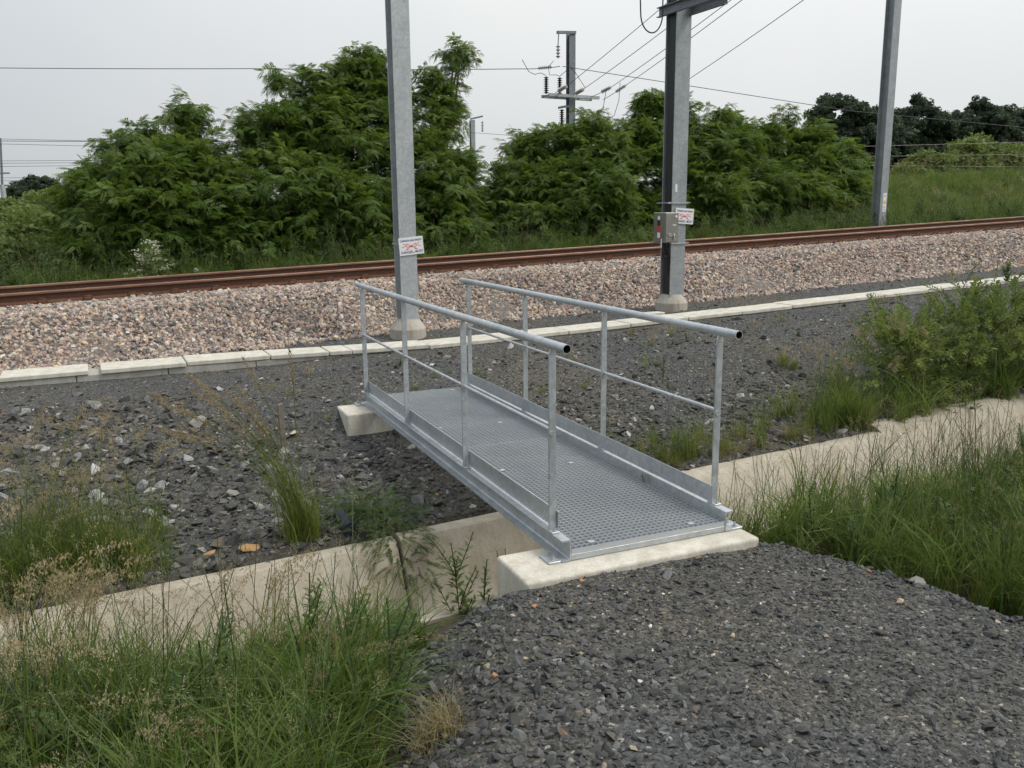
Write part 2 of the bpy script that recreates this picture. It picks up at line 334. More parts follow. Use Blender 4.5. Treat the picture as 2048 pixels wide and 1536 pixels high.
# foliage: base green varied by each leaf spray's own random number and by a broad noise, with some light passing through
def leaf_mat(name, dark, mid, light, trans=.35, rough=.5, nscale=.6, spec=.3):
    m = bpy.data.materials.new(name); m.use_nodes = True; t = m.node_tree; MAT[name] = m
    b = t.nodes['Principled BSDF']; o = t.nodes['Material Output']
    oi = t.nodes.new('ShaderNodeObjectInfo'); r = ramp(t, [(0, dark), (.55, mid), (1, light)])
    ge = t.nodes.new('ShaderNodeNewGeometry'); n = noise(t, nscale, 3, .5, vec=ge.outputs['Position'])
    n2 = noise(t, 30, 2, .5, vec=ge.outputs['Position'])
    a = t.nodes.new('ShaderNodeMath'); a.operation = 'MULTIPLY_ADD'; a.inputs[1].default_value = .45; t.links.new(oi.outputs['Random'], a.inputs[0]); t.links.new(n.outputs['Fac'], a.inputs[2])
    a2 = t.nodes.new('ShaderNodeMath'); a2.operation = 'MULTIPLY_ADD'; a2.inputs[1].default_value = .4; t.links.new(n2.outputs['Fac'], a2.inputs[0]); t.links.new(a.outputs[0], a2.inputs[2])
    s = t.nodes.new('ShaderNodeMath'); s.operation = 'SUBTRACT'; s.inputs[1].default_value = .42; t.links.new(a2.outputs[0], s.inputs[0])
    t.links.new(s.outputs[0], r.inputs[0]); t.links.new(r.outputs[0], b.inputs['Base Color'])
    b.inputs['Roughness'].default_value = rough; b.inputs['Specular IOR Level'].default_value = spec
    if trans > 0:
        tr = t.nodes.new('ShaderNodeBsdfTranslucent'); g = t.nodes.new('ShaderNodeHueSaturation'); g.inputs['Value'].default_value = 1.5; g.inputs['Saturation'].default_value = 1.1; g.inputs['Hue'].default_value = .485
        t.links.new(r.outputs[0], g.inputs['Color']); t.links.new(g.outputs[0], tr.inputs['Color'])
        mxs = t.nodes.new('ShaderNodeMixShader'); mxs.inputs[0].default_value = trans
        t.links.new(b.outputs[0], mxs.inputs[1]); t.links.new(tr.outputs[0], mxs.inputs[2]); t.links.new(mxs.outputs[0], o.inputs['Surface'])
    return m
leaf_mat('robinia_leaf', (.050, .092, .017), (.108, .176, .034), (.205, .270, .070), trans=.40)
leaf_mat('oak_leaf', (.045, .063, .040), (.062, .086, .050), (.092, .12, .066), trans=.3, nscale=.15)  # grey lightening for distance haze is mixed into these leaf greens
leaf_mat('shrub_leaf', (.07, .11, .028), (.145, .19, .055), (.25, .28, .10), nscale=1.5)
leaf_mat('vetch_leaf', (.05, .085, .028), (.09, .14, .045), (.14, .19, .065), nscale=3)
leaf_mat('grass_blade', (.046, .086, .018), (.112, .172, .040), (.245, .275, .095), trans=.36, nscale=2.2, rough=.65, spec=.15)
leaf_mat('grass_bright', (.08, .12, .022), (.16, .205, .042), (.26, .28, .08), trans=.35, nscale=1.2)
leaf_mat('grass_dry', (.17, .13, .065), (.28, .215, .11), (.38, .30, .17), trans=.25, nscale=2)
leaf_mat('seed_head', (.21, .16, .085), (.33, .265, .15), (.46, .39, .24), trans=.25, nscale=2)
leaf_mat('seed_green', (.15, .15, .07), (.25, .24, .12), (.36, .34, .19), trans=.25, nscale=2)
leaf_mat('weed_leaf', (.055, .10, .024), (.10, .165, .04), (.165, .23, .065), nscale=3)
leaf_mat('flower_white', (.42, .44, .30), (.56, .57, .43), (.68, .68, .56), trans=.2)
leaf_mat('flower_yellow', (.55, .42, .02), (.65, .50, .03), (.7, .55, .05), trans=.2)
simple('stem_green', (.06, .09, .03), (.10, .13, .05), rough=.6, scale=10)
simple('stem_red', (.10, .035, .025), (.14, .05, .03), rough=.6, scale=10)
simple('bark', (.05, .04, .032), (.11, .09, .075), rough=.9, scale=12, bumps=.5)

# ------------------------------------------------------------------ scattering: instances of small meshes on points
def scatter(name, pts, rot, scl, idx, meshes, parent=None, kind='stuff'):
    pts = np.asarray(pts, np.float32)
    me = bpy.data.meshes.new(name); me.vertices.add(len(pts)); me.vertices.foreach_set('co', pts.ravel())
    a = me.attributes.new('rot', 'FLOAT_VECTOR', 'POINT'); a.data.foreach_set('vector', np.asarray(rot, np.float32).ravel())
    a = me.attributes.new('scl', 'FLOAT', 'POINT'); a.data.foreach_set('value', np.asarray(scl, np.float32))
    a = me.attributes.new('idx', 'INT', 'POINT'); a.data.foreach_set('value', np.asarray(idx, np.int32))
    o = link(name, me, None, parent)
    g = bpy.data.node_groups.new(name + '_nodes', 'GeometryNodeTree')
    g.interface.new_socket('Geometry', in_out='INPUT', socket_type='NodeSocketGeometry'); g.interface.new_socket('Geometry', in_out='OUTPUT', socket_type='NodeSocketGeometry')
    gi = g.nodes.new('NodeGroupInput'); go = g.nodes.new('NodeGroupOutput'); jn = g.nodes.new('GeometryNodeJoinGeometry')
    def na(n, ty):
        x = g.nodes.new('GeometryNodeInputNamedAttribute'); x.data_type = ty; x.inputs['Name'].default_value = n
        return [s for s in x.outputs if s.enabled and s.name == 'Attribute'][0]
    er = g.nodes.new('FunctionNodeEulerToRotation'); g.links.new(na('rot', 'FLOAT_VECTOR'), er.inputs[0])
    sc = na('scl', 'FLOAT'); ix = na('idx', 'INT')
    for k, mm in enumerate(meshes):
        src = bpy.data.objects.new(name + '_source', mm)
        oi = g.nodes.new('GeometryNodeObjectInfo'); oi.inputs['Object'].default_value = src; oi.transform_space = 'ORIGINAL'
        cm = g.nodes.new('FunctionNodeCompare'); cm.data_type = 'INT'; cm.operation = 'EQUAL'
        ins = [s for s in cm.inputs if s.enabled]; g.links.new(ix, ins[0]); ins[1].default_value = k
        ip = g.nodes.new('GeometryNodeInstanceOnPoints'); g.links.new(gi.outputs[0], ip.inputs['Points']); g.links.new(oi.outputs['Geometry'], ip.inputs['Instance'])
        g.links.new(cm.outputs[0], ip.inputs['Selection']); g.links.new(er.outputs[0], ip.inputs['Rotation']); g.links.new(sc, ip.inputs['Scale'])
        g.links.new(ip.outputs[0], jn.inputs[0])
    g.links.new(jn.outputs[0], go.inputs[0])
    md = o.modifiers.new('scatter', 'NODES'); md.node_group = g
    if kind: o['kind'] = kind
    return o

# ================================================================== SETTING
def axis(segs):
    a = []
    for s, e, n in segs: a += list(np.linspace(s, e, n, endpoint=False))
    return np.array(a + [segs[-1][1]])
gu = axis([(-900, -60, 8), (-60, -12, 16), (-12, -5, 24), (-5, 8, 200), (8, 24, 64), (24, 60, 36), (60, 1100, 12)])
gv = axis([(-400, -20, 6), (-20, -5, 10), (-5, 0.2, 80), (0.2, 2.2, 50), (2.2, 8.5, 100), (8.5, 17, 24), (17, 60, 40), (60, 1200, 12)])
UU, VV = np.meshgrid(gu, gv, indexing='ij'); XX = UU * UX + VV * VX; YY = UU * UY + VV * VY
ZZ = ground_z(XX, YY)
nu, nv = UU.shape
co = np.stack([XX, YY, ZZ], -1).reshape(-1, 3)
ii = (np.arange(nu - 1)[:, None] * nv + np.arange(nv - 1)[None]).ravel()
F = np.stack([ii, ii + nv, ii + nv + 1, ii + 1], 1)
gm = bpy.data.meshes.new('ground'); gm.vertices.add(len(co)); gm.vertices.foreach_set('co', co.ravel())
gm.loops.add(F.size); gm.loops.foreach_set('vertex_index', F.ravel().astype(np.int32)); gm.polygons.add(len(F))
gm.polygons.foreach_set('loop_start', np.arange(0, F.size, 4, dtype=np.int32)); gm.polygons.foreach_set('use_smooth', np.ones(len(F), bool)); gm.update(calc_edges=True)
dm = dist_poly(XX, YY)
soil = np.clip(np.where(VV < .6, sstep(.42, .62, dm), 0) + .35 * np.where((VV > 1.8) & (VV < 2.1), 1, 0), 0, 1)
soil = np.where(VV > 13.5, sstep(13.7, 14.4, VV), soil)
green = np.where(VV > 13.8, sstep(14, 15.5, VV), 0) + np.where(VV < -4, sstep(1.2, 2.5, dm), 0)
for nm_, arr in (('soil', soil), ('green', np.clip(green, 0, 1))):
    a = gm.attributes.new(nm_, 'FLOAT', 'POINT'); a.data.foreach_set('value', arr.ravel().astype(np.float32))
ground = tag(link('ground', gm, MAT['ground_surface']), 'dark slate gravel ground with bare soil and grassy land beyond the track', 'ground', kind='structure')

# ---- stones
def stone_mesh(name, mat, n=13, sx=1, sy=.8, sz=.5, seed=0, flat=False):
    rg = np.random.default_rng(seed); p = rg.normal(size=(n, 3)); p /= np.linalg.norm(p, axis=1)[:, None]
    p *= rg.uniform(.78, 1.05, (n, 1)); p *= np.array([sx, sy, sz]) * .5
    bm = bmesh.new(); [bm.verts.new(q) for q in p]; r = bmesh.ops.convex_hull(bm, input=bm.verts)
    bmesh.ops.delete(bm, geom=[v for v in bm.verts if not v.link_faces], context='VERTS')
    me = bpy.data.meshes.new(name); bm.to_mesh(me); bm.free(); me.materials.append(MAT[mat]); return me
BST = [stone_mesh('ballast_shape', 'ballast_stone', 16, 1.12, .88, .74, 100 + k) for k in range(9)]
SST = [stone_mesh('slate_shape', 'slate_stone', 12, 1.2, .85, .38 + .07 * (k % 3), 200 + k) for k in range(9)]
GST = [stone_mesh('bank_shape', 'bank_stone', 12, 1.2, .88, .42 + .08 * (k % 3), 300 + k) for k in range(9)]
def cam_px(P):
    d = P - np.array(CAM_POS); x = d @ np.array(CR); y = d @ np.array(CD); z = d @ np.array(CF)
    return 1024 + 1737.8 * x / z, 768 + 1737.8 * y / z, z
def stone_field(nm_, parent, P, S, meshes, single=300, tilt=.5, smin=0, name='stone'):
    """P positions, S sizes: the ones that show largest become objects of their own, the rest one scatter"""
    n = len(P); R_ = np.stack([RNG.normal(0, tilt, n), RNG.normal(0, tilt, n), RNG.uniform(0, 6.28, n)], 1); I = RNG.integers(0, len(meshes), n)
    px, py, pz = cam_px(P); vis = (px > 0) & (px < 2048) & (py > 0) & (py < 1536)
    big = np.argsort(-np.where(vis, S / pz, 0))[:single]
    for k in big:
        o = bpy.data.objects.new(name, meshes[I[k]]); COL.objects.link(o); o.parent = parent
        o.location = P[k]; o.rotation_euler = R_[k]; o.scale = (S[k],) * 3
    keep = np.ones(n, bool); keep[big] = False
    return scatter(nm_, P[keep], R_[keep], S[keep], I[keep], meshes, parent)

# near mound of slate chippings
def uni(n, a, b): return RNG.uniform(a, b, n)
n = 44000; x = uni(n, -1.5, 2.6); y = uni(n, -2.3, .75)
d = dist_poly(x, y); uu = x * UX + y * UY; vv = x * VX + y * VY
slope = sstep(.02, .25, d) + .58 * sstep(.15, -.75, x + .25 * (y + .5)) + .5 * sstep(.9, 1.5, x - .12 * (-y))   # coarse on the shoulders, fine on the trodden top
slope = np.clip(slope + .25 * wob(x, y, 1.5), 0, 1)
coarse = slope + .1 > RNG.uniform(0, 1, n)
S = np.where(coarse, RNG.lognormal(math.log(.030), .38, n), RNG.lognormal(math.log(.0135), .40, n)); S = np.clip(S, .006, .075)
zm = mound_z(x, y); zg = ground_z(x, y)
ok = (d < .78) & (zm >= zg - .004) & ~((x > -.35) & (x < 1.16) & (y > -.165)) & (RNG.uniform(0, 1, n) < np.where(coarse, .50, 1) * (1 - sstep(.5, .75, d)))
ok &= vv < .85
P = np.stack([x, y, zg + S * RNG.uniform(-.05, .2, n)], 1)[ok]; S = S[ok]
stone_field('gravel', ground, P, S, SST, 300, .45)

# far bank between drain and cable trough, thinning into the compacted track-side
n = 52000; u_ = -5 + 23 * RNG.beta(1.1, 1.7, n); v_ = RNG.uniform(1.82, 8.3, n)
x, y = W2(u_, v_); P = np.stack([x, y, ground_z(x, y)], 1)
rocky = np.clip(sstep(4.6, 2.6, v_) * .9 + sstep(-.4, -1.8, u_) * sstep(6.6, 5.2, v_) * .8 + .3 * wob(x, y, .8), .04, 1)
S = np.where(RNG.uniform(0, 1, n) < rocky, RNG.lognormal(math.log(.050), .44, n) * (1 + .25 * sstep(-1.0, -2.2, u_) * sstep(6.4, 5.2, v_)), RNG.lognormal(math.log(.020), .42, n)); S = np.clip(S, .008, .16)
ok = RNG.uniform(0, 1, n) < np.where(v_ > 6.2, .35, .95)
ok &= ~((x > -.31) & (x < 1.22) & (y > 3.86) & (y < 4.32))
P = P[ok]; S = S[ok]; P[:, 2] += S * .06
bankf = stone_field('bank_gravel', ground, P, S, GST, 220, .42)

# ---- ballast bed
PB_V = np.array([7.95, 8.35, 9.25, 9.75, 12.9, 13.3, 14.35]); PB_H = np.array([-.02, .12, .57, .615, .615, .57, -.02])
bu = np.linspace(-14, 70, 240); Vb = []
for u in bu:
    for k, (v, h) in enumerate(zip(PB_V, PB_H)):
        q = W3(u, v + (.07 * float(wob(u * 2., k, 1.)) if k < 2 else 0), h + .015 * float(wob(u * 3, v, 1.))); Vb.append(q)
kk = len(PB_V); Fb = [(i * kk + k, (i + 1) * kk + k, (i + 1) * kk + k + 1, i * kk + k + 1) for i in range(len(bu) - 1) for k in range(kk - 1)]
ballast = tag(link('ballast_bed', mesh_from('ballast_bed', Vb, Fb, smooth=True), MAT['ballast_under']), 'long bed of pinkish and grey crushed stone ballast under the rails', 'ballast', kind='structure')
n = 56000; u_ = -5.5 + 31 * RNG.beta(1.0, 1.35, n); tt = RNG.uniform(0, 1, n); v_ = np.where(tt < .8, RNG.uniform(7.85, 9.75, n), RNG.uniform(9.75, 10.52, n))
toe = 7.97 + .10 * wob(u_ * 2., 0 * u_, 1.) + .12 * RNG.normal(0, 1, n)
x, y = W2(u_, v_); z = np.maximum(np.interp(v_, PB_V, PB_H) + gz(u_), ground_z(x, y))
S = np.clip(RNG.lognormal(math.log(.056), .28, n), .028, .105)
ok = v_ > toe
P = np.stack([x, y, z + S * RNG.uniform(-.05, .28, n)], 1)[ok]; S = S[ok]
stone_field('crushed_ballast', ballast, P, S, BST, 300, 1.2)

# ---- railway track
track = tag(empty('railway_track', W3(0, 11.34, .6)), 'single railway track with two rusty rails on pale concrete sleepers', 'track')
RP = [(-.075, 0), (.075, 0), (.075, .012), (.03, .028), (.012, .042), (.010, .122), (.034, .136), (.036, .160), (.028, .170), (0, .172), (-.028, .170), (-.036, .160), (-.034, .136), (-.010, .122), (-.012, .042), (-.03, .028), (-.075, .012)]
RM = [0, 0, 0, 0, 1, 0, 2, 2, 2, 2, 2, 2, 0, 1, 0, 0, 0]
for vc in (10.583, 12.09):
    M_ = MB(); a = W3(-14, vc, .65); bvec = W3(45, vc, .65) - a; n_ = len(RP)
    A0 = [a + Vector((VX, VY, 0)) * p[0] + Vector((0, 0, p[1])) for p in RP]; B0 = [p + bvec for p in A0]
    M_.V = [tuple(p) for p in A0 + B0]
    for k in range(n_): M_.F.append((k, (k + 1) % n_, n_ + (k + 1) % n_, n_ + k)); M_.M.append(RM[k])
    M_.F += [tuple(range(n_)), tuple(range(n_, 2 * n_))]; M_.M += [0, 0]
    r_ = M_.build('rail', [MAT['rail_rust'], MAT['rail_web_dark'], MAT['rail_top']]); r_.parent = track; r_.matrix_parent_inverse = Matrix.Translation(-track.location)
SLP = MB(); SLP.add([(-.14, -1.3, -.2), (.14, -1.3, -.2), (.14, 1.3, -.2), (-.14, 1.3, -.2), (-.12, -1.28, 0.0), (.12, -1.28, 0.0), (.12, 1.28, 0.0), (-.12, 1.28, 0.0)],
        [(0, 3, 2, 1), (4, 5, 6, 7), (0, 1, 5, 4), (1, 2, 6, 5), (2, 3, 7, 6), (3, 0, 4, 7)])
slm = SLP.mesh('sleeper'); slm.materials.append(MAT['sleeper_concrete'])
CL = MB(); CL.tube([(-.045, .0, .0), (-.045, -.03, .028), (-.03, -.05, .045), (.0, -.055, .05), (.03, -.05, .045), (.045, -.03, .028), (.045, 0, 0)], .008, 5); CL.box(-.055, .055, -.02, .03, -.012, .012)
clm = CL.mesh('rail_clip'); clm.materials.append(MAT['rail_rust'])
u_first = -2.789
for k in range(-12, 56):
    u = u_first + .6 * k * 1.0; s_ = bpy.data.objects.new('sleeper', slm); COL.objects.link(s_); s_.parent = track
    s_.location = W3(u, 11.336, .642) - track.location; s_.rotation_euler = (0, -math.atan(G), A)
    for vv_ in (10.583 - 11.336 - .085, 10.583 - 11.336 + .085, 12.09 - 11.336 - .085, 12.09 - 11.336 + .085):
        c_ = bpy.data.objects.new('rail_clip', clm); COL.objects.link(c_); c_.parent = s_; c_.location = (0, vv_, .014); c_.scale = (1.3, 1.3, 1.3)
        if (vv_ + .0 > -.753 and vv_ < 0) or vv_ > .754: c_.rotation_euler = (0, 0, math.pi)

# ---- cable trough: precast base pieces with separate lids
TU = [-9.2, -4.2, -3.18, -2.22, -1.19, -.23, .71, 1.64, 3.0, 5.43, 8.8, 12.75, 30, 46]
TN = [8.6, 7.72, 7.555, 7.41, 7.25, 7.05, 6.76, 6.53, 6.40, 6.37, 6.36, 6.33, 6.33, 6.33]
TW = [.58, .56, .54, .53, .51, .48, .46, .45, .45, .45, .45, .45, .45, .45]
def tn(u): return float(np.interp(u, TU, TN))
def tw(u): return float(np.interp(u, TU, TW))
trough = tag(empty('cable_trough', W3(0, 7, 0)), 'cream concrete cable trough with separate lids running beside the ballast', 'cable trough')
def slab(u0, u1, inset, h0, h1, mat, name, jit=0.0, v_in=0.0):
    M_ = MB(); Vs = []
    for h in (h0, h1):
        for (u, k) in ((u0, 0), (u1, 0), (u1, 1), (u0, 1)):
            v = tn(u) + inset if k == 0 else tn(u) + tw(u) - inset
            Vs.append(W3(u, v + v_in, h + jit) - trough.location)
    M_.add(Vs, [(0, 3, 2, 1), (4, 5, 6, 7), (0, 1, 5, 4), (1, 2, 6, 5), (2, 3, 7, 6), (3, 0, 4, 7)])
    return M_.build(name, MAT[mat], trough, bevel=.008)
joints = [-9.1, -8.1, -7.1, -6.1, -5.1, -4.15, -3.2, -2.26, None, -2.14, -1.19, -.23, .45, .72, 1.66] + [1.66 + .985 * k for k in range(1, 34)]
pv = None
for j in joints:
    if j is None: pv = None; continue
    if pv is not None: slab(pv + .006, j - .006, 0, .045, .10, 'lid_concrete', 'trough_lid', random.uniform(-.006, .006), random.uniform(-.012, .012))
    pv = j
for k in range(44): slab(-9.4 + k * 1.0 + .004, -9.4 + (k + 1) * 1.0 - .004, .025, -.16, .042 if -9.4 + k < 2 else .04, 'trough_concrete', 'trough_base')

# ---- precast drainage channel
channel = tag(empty('drainage_channel', W3(0, 1.1, -.4)), 'open beige concrete drainage channel passing under the footbridge', 'channel')
CPI = [(.46, -.385), (.54, -.385), (.565, -.405), (.72, -.72), (.80, -.86), (.92, -.93), (1.28, -.93), (1.40, -.86), (1.48, -.72), (1.635, -.42), (1.66, -.388), (1.70, -.38), (1.775, -.38)]
CPO = [(1.775, -.45), (1.58, -.80), (1.45, -1.0), (.80, -1.0), (.66, -.80), (.46, -.45)]
def chan_seg(u0, u1, dv=0.0, dh=0.0, roundlip=0.0, yaw=0.0, nseg=8):
    prof = [list(p) for p in CPI + CPO]
    M_ = MB(); npf = len(prof)
    for i in range(nseg + 1):
        u = u0 + (u1 - u0) * i / nseg
        for k, p in enumerate(prof):
            v = p[0] + dv + yaw * (u - u0); h = p[1] + dh
            if roundlip and k >= 9 and k <= 13: v += roundlip * .12 * (k - 8) * .35; h -= roundlip * .02 * max(0, k - 11)
            M_.V.append(tuple(W3(u, v, h) - channel.location))
    for i in range(nseg):
        for k in range(npf):
            M_.F.append((i * npf + k, i * npf + (k + 1) % npf, (i + 1) * npf + (k + 1) % npf, (i + 1) * npf + k)); M_.M.append(0)
    M_.F += [tuple(range(npf)), tuple(nseg * npf + k for k in reversed(range(npf)))]; M_.M += [0, 0]
    o = M_.build('channel_segment', MAT['channel_concrete'], channel)
    o.data.polygons.foreach_set('use_smooth', np.ones(len(o.data.polygons), bool)); o.data.set_sharp_from_angle(angle=math.radians(32)); return o
chan_seg(-12.0, -7.35); chan_seg(-7.33, -5.04, .03); chan_seg(-5.02, -2.72, .06, -.03); chan_seg(-2.70, -.42, .03, -.015); chan_seg(-.40, 1.98, .0, .01)
chan_seg(2.0, 4.3, .0, .015, .5); chan_seg(4.33, 6.6, .10, .055, .9, .02); chan_seg(6.63, 9.0, .16, .06, .5, .02); chan_seg(9.02, 14, .2, .03)

# ---- concrete bearing blocks
def block(name, label, x0, x1, y0, y1, z0):
    M_ = MB(); M_.box(x0, x1, y0, y1, z0, -.004); o = M_.build(name, MAT['block_concrete'], None, bevel=.018, seg=4)
    return tag(o, label, 'concrete block', 'bearing blocks of the footbridge')
block('bearing_block', 'cream concrete block under the near end of the footbridge by the gravel path', -.33, 1.13, -.15, .245, -.62)
block('bearing_block', 'cream concrete block under the far end of the footbridge towards the track', -.30, 1.20, 3.88, 4.30, -.55)

# ================================================================== FOOTBRIDGE
GS = MAT['galvanised_steel']
H, FL, LEN, WB = .1177, .0545, 4.303, 1.0
PY = [.157, 1.480, 2.829, 4.165]; ZR, ZM = 1.1436, .682
bridge = tag(empty('footbridge', (0, 0, 0)), 'galvanised steel footbridge with grating deck and tubular handrails over the drainage channel', 'footbridge')
def bolt(parent, x, y, z, r=.011):
    M_ = MB(); M_.prism([(r * 1.7, z), (r * 1.7, z + .004), (r * .99, z + .0045), (r, z + .013), (r * .55, z + .0135), (r * .55, z + .026)], 6, 0, x, y)
    return M_.build('bolt', MAT['weathered_galvanised'], parent)
for s in (0, 1):
    sx = -1 if s == 0 else 1; x0 = 0 if s == 0 else WB
    tw_, tf = .007, .008
    prof = [(0, 0), (FL, 0), (FL, tf), (tw_ + .006, tf + .002), (tw_, tf + .008), (tw_, H - tf - .008), (tw_ + .006, H - tf - .002), (FL, H - tf), (FL, H), (0, H)]
    M_ = MB(); M_.extrude(prof, (x0, 0, 0), (sx, 0, 0), (0, 0, 1), (0, LEN, 0)); beam = M_.build('side_beam', GS, bridge)
    for yb in (0.0, LEN - .13):
        M_ = MB(); M_.box(min(x0 + sx * (FL + .0005), x0 + sx * .128), max(x0 + sx * (FL + .0005), x0 + sx * .128), yb + .003, yb + .128, -.003, .009)
        pl = M_.build('base_plate', GS, beam, bevel=.002); bolt(pl, x0 + sx * .09, yb + .03, .009); bolt(pl, x0 + sx * .09, yb + .10, .009)
    for y in PY:
        xc0, xc1 = x0 + sx * .0125, x0 + sx * .0535; xa, xb = min(xc0, xc1), max(xc0, xc1); xm = (xa + xb) / 2
        M_ = MB(); zt = ZR - .0235; th = .006; y = y
        pr = [(xa, H + .010), (xb, H + .010), (xb, zt - .022), (xm + .011, zt + .002), (xm - .011, zt + .002), (xa, zt - .022)]
        M_.extrude([(p[0], p[1]) for p in pr], (0, y - th, 0), (1, 0, 0), (0, 0, 1), (0, 2 * th, 0)); po = M_.build('post', GS, bridge, bevel=.0012)
        M_ = MB(); M_.box(xa - .004, xb + .002, y - .045, y + .035, H + .0006, H + .0096); fp = M_.build('foot_plate', GS, po, bevel=.0015)
        bolt(fp, xm, y - .028, H + .0096, .007)
        M_ = MB(); M_.tube([(xm, y - .012, ZM - .016), (xm, y + .012, ZM - .016)], .017, 8); M_.build('weld_collar', GS, po)
    xm = x0 + sx * .033
    M_ = MB(); ya, yb = -.012, 4.36
    n_ = 16
    M_.tube([(xm, ya, ZR), (xm, .6, ZR), (xm, 2.2, ZR - .001), (xm, 3.6, ZR), (xm, yb, ZR)], .02415, n_, caps=False)
    b0 = len(M_.V); M_.tube([(xm, ya, ZR), (xm, yb, ZR)], .0213, n_, m=1, caps=False)
    for e, (o0, o1) in enumerate(((0, b0), (4 * n_, b0 + n_))):
        for k in range(n_): M_.F.append((o0 + k, o0 + (k + 1) % n_, o1 + (k + 1) % n_, o1 + k)); M_.M.append(0)
    hr = link('handrail', mesh_from('handrail', M_.V, M_.F, M_.M), [GS, MAT['pipe_inside']], bridge)
    bm = bmesh.new(); bm.from_mesh(hr.data); bmesh.ops.recalc_face_normals(bm, faces=bm.faces); bm.to_mesh(hr.data); bm.free()
    hr.data.polygons.foreach_set('use_smooth', np.ones(len(hr.data.polygons), bool)); hr.data.set_sharp_from_angle(angle=math.radians(40))
    M_ = MB(); M_.tube([(xm, PY[0] - .004, ZM), (xm, 2.0, ZM), (xm, PY[3] + .004, ZM)], .0107, 12); mr_ = M_.build('mid_rail', GS, bridge, smooth=True); mr_.data.set_sharp_from_angle(angle=math.radians(40))
    M_ = MB(); xk = x0 + sx * .0065; M_.box(xk - .0025, xk + .0025, PY[0] - .02, PY[3] + .02, H + .014, H + .116)
    kp = M_.build('kick_plate', MAT['galvanised_steel'] if s == 0 else MAT['weathered_galvanised'], bridge, bevel=.001)
    for y in PY[1:3]:
        M_ = MB(); M_.tube([(xk - sx * .006, y, H + .09), (xk + sx * .016, y, H + .09)], .007, 6); M_.build('rivet', GS, kp)
for y0 in (0.002, LEN - .010):
    M_ = MB(); M_.box(.0012, WB - .0012, y0, y0 + .008, .0015, .033); M_.build('end_plate', GS, bridge, bevel=.001)
# cross bearers under the deck
for y0 in (.05, 1.42, 2.10, 2.78, 4.2):
    M_ = MB(); M_.box(.0015, WB - .0015, y0, y0 + .05, .004, .0315); M_.build('cross_bearer', GS, bridge)
clip_at = [(.15, .055), (.80, .055), (.74, 1.42), (.75, 2.74), (.23, 1.47), (.23, 2.78), (.85, 4.2), (.2, 4.2)]
for k, (ya, yb) in enumerate(((.002, 2.118), (2.146, LEN - .002))):
    M_ = MB(); z0, z1 = .034, .0635
    ny = int(round((yb - ya) / .0385)); 
    for i in range(ny + 1):
        yy = ya + .0015 + (yb - ya - .003) * i / ny; M_.box(.0035, WB - .0035, yy - .0012, yy + .0012, z0 + .001 if i in (0, ny) else z1 - .011, z1)
    for i in range(30):
        xx = .0045 + (WB - .009) * i / 29; M_.box(xx - .001, xx + .001, ya + .0002, yb - .0002, z0, z1 - .0006)
    g_ = M_.build('grating_panel', MAT['grating_steel'], bridge)
    for cx, cy in clip_at:
        if ya <= cy < yb: M2 = MB(); M2.prism([(.019, z1 + .0006), (.020, z1 + .003), (.014, z1 + .005), (.006, z1 + .0055)], 10, 0, cx, cy); M2.box(cx - .012, cx + .012, cy - .012, cy + .012, z0 + .004, z1 + .0005); M2.build('grating_clip', GS, g_)
lf = link('fallen_leaf', mesh_from('fallen_leaf', [(.955, .80, .066), (.985, .84, .068), (.991, .87, .098), (.975, .86, .108), (.96, .83, .092)], [(0, 1, 2, 3, 4)]), MAT['grass_dry'])
so_ = lf.modifiers.new('thick', 'SOLIDIFY'); so_.thickness = .002
tag(lf, 'pale dry leaf stuck upright against the inner side of the footbridge beam', 'leaf')

# ================================================================== CATENARY MASTS
def hprof(b, d, tf=.016, tw2=.010):
    return [(-b / 2, 0), (b / 2, 0), (b / 2, tf), (tw2 / 2, tf), (tw2 / 2, d - tf), (b / 2, d - tf), (b / 2, d), (-b / 2, d), (-b / 2, d - tf), (-tw2 / 2, d - tf), (-tw2 / 2, tf), (-b / 2, tf)]
def mast(name, label, u, v, h, height, b=.24, d=.24, mat='weathered_galvanised', base=True, group='catenary masts', lean=0.0):
    """u, v: middle of the near flange"""
    o = tag(empty(name, W3(u, v, h), A), label, 'mast', group)
    M_ = MB(); M_.extrude(hprof(b, d), (0, 0, 0.0), (1, 0, 0), (0, 1, 0), (lean * height, 0, height)); M_.build('steel_column', MAT[mat], o)
    if base:
        M_ = MB(); M_.prism([(.25, -.45), (.25, .145), (.246, .158), (.238, .168), (.165, .272), (.158, .280), (.10, .286)], 18, 0, 0, d / 2, math.pi / 8); M_.build('concrete_base', MAT['base_concrete'], o)
    return o
def text(parent, s, size, mat, loc, rot, wscale=1.0):
    c = bpy.data.curves.new('lettering', 'FONT'); c.body = s; c.size = size; c.align_x = 'CENTER'; c.align_y = 'CENTER'; c.extrude = .0006; c.offset = .0006; c.resolution_u = 3
    t0 = bpy.data.objects.new('lettering_curve', c); COL.objects.link(t0); bpy.context.view_layer.update(); me = bpy.data.meshes.new_from_object(t0.evaluated_get(bpy.context.evaluated_depsgraph_get())); bpy.data.objects.remove(t0); me.materials.clear(); me.materials.append(MAT[mat]); o = bpy.data.objects.new('lettering', me); COL.objects.link(o); o.parent = parent; o.location = loc; o.rotation_euler = rot; o.scale = (wscale, 1, 1); return o
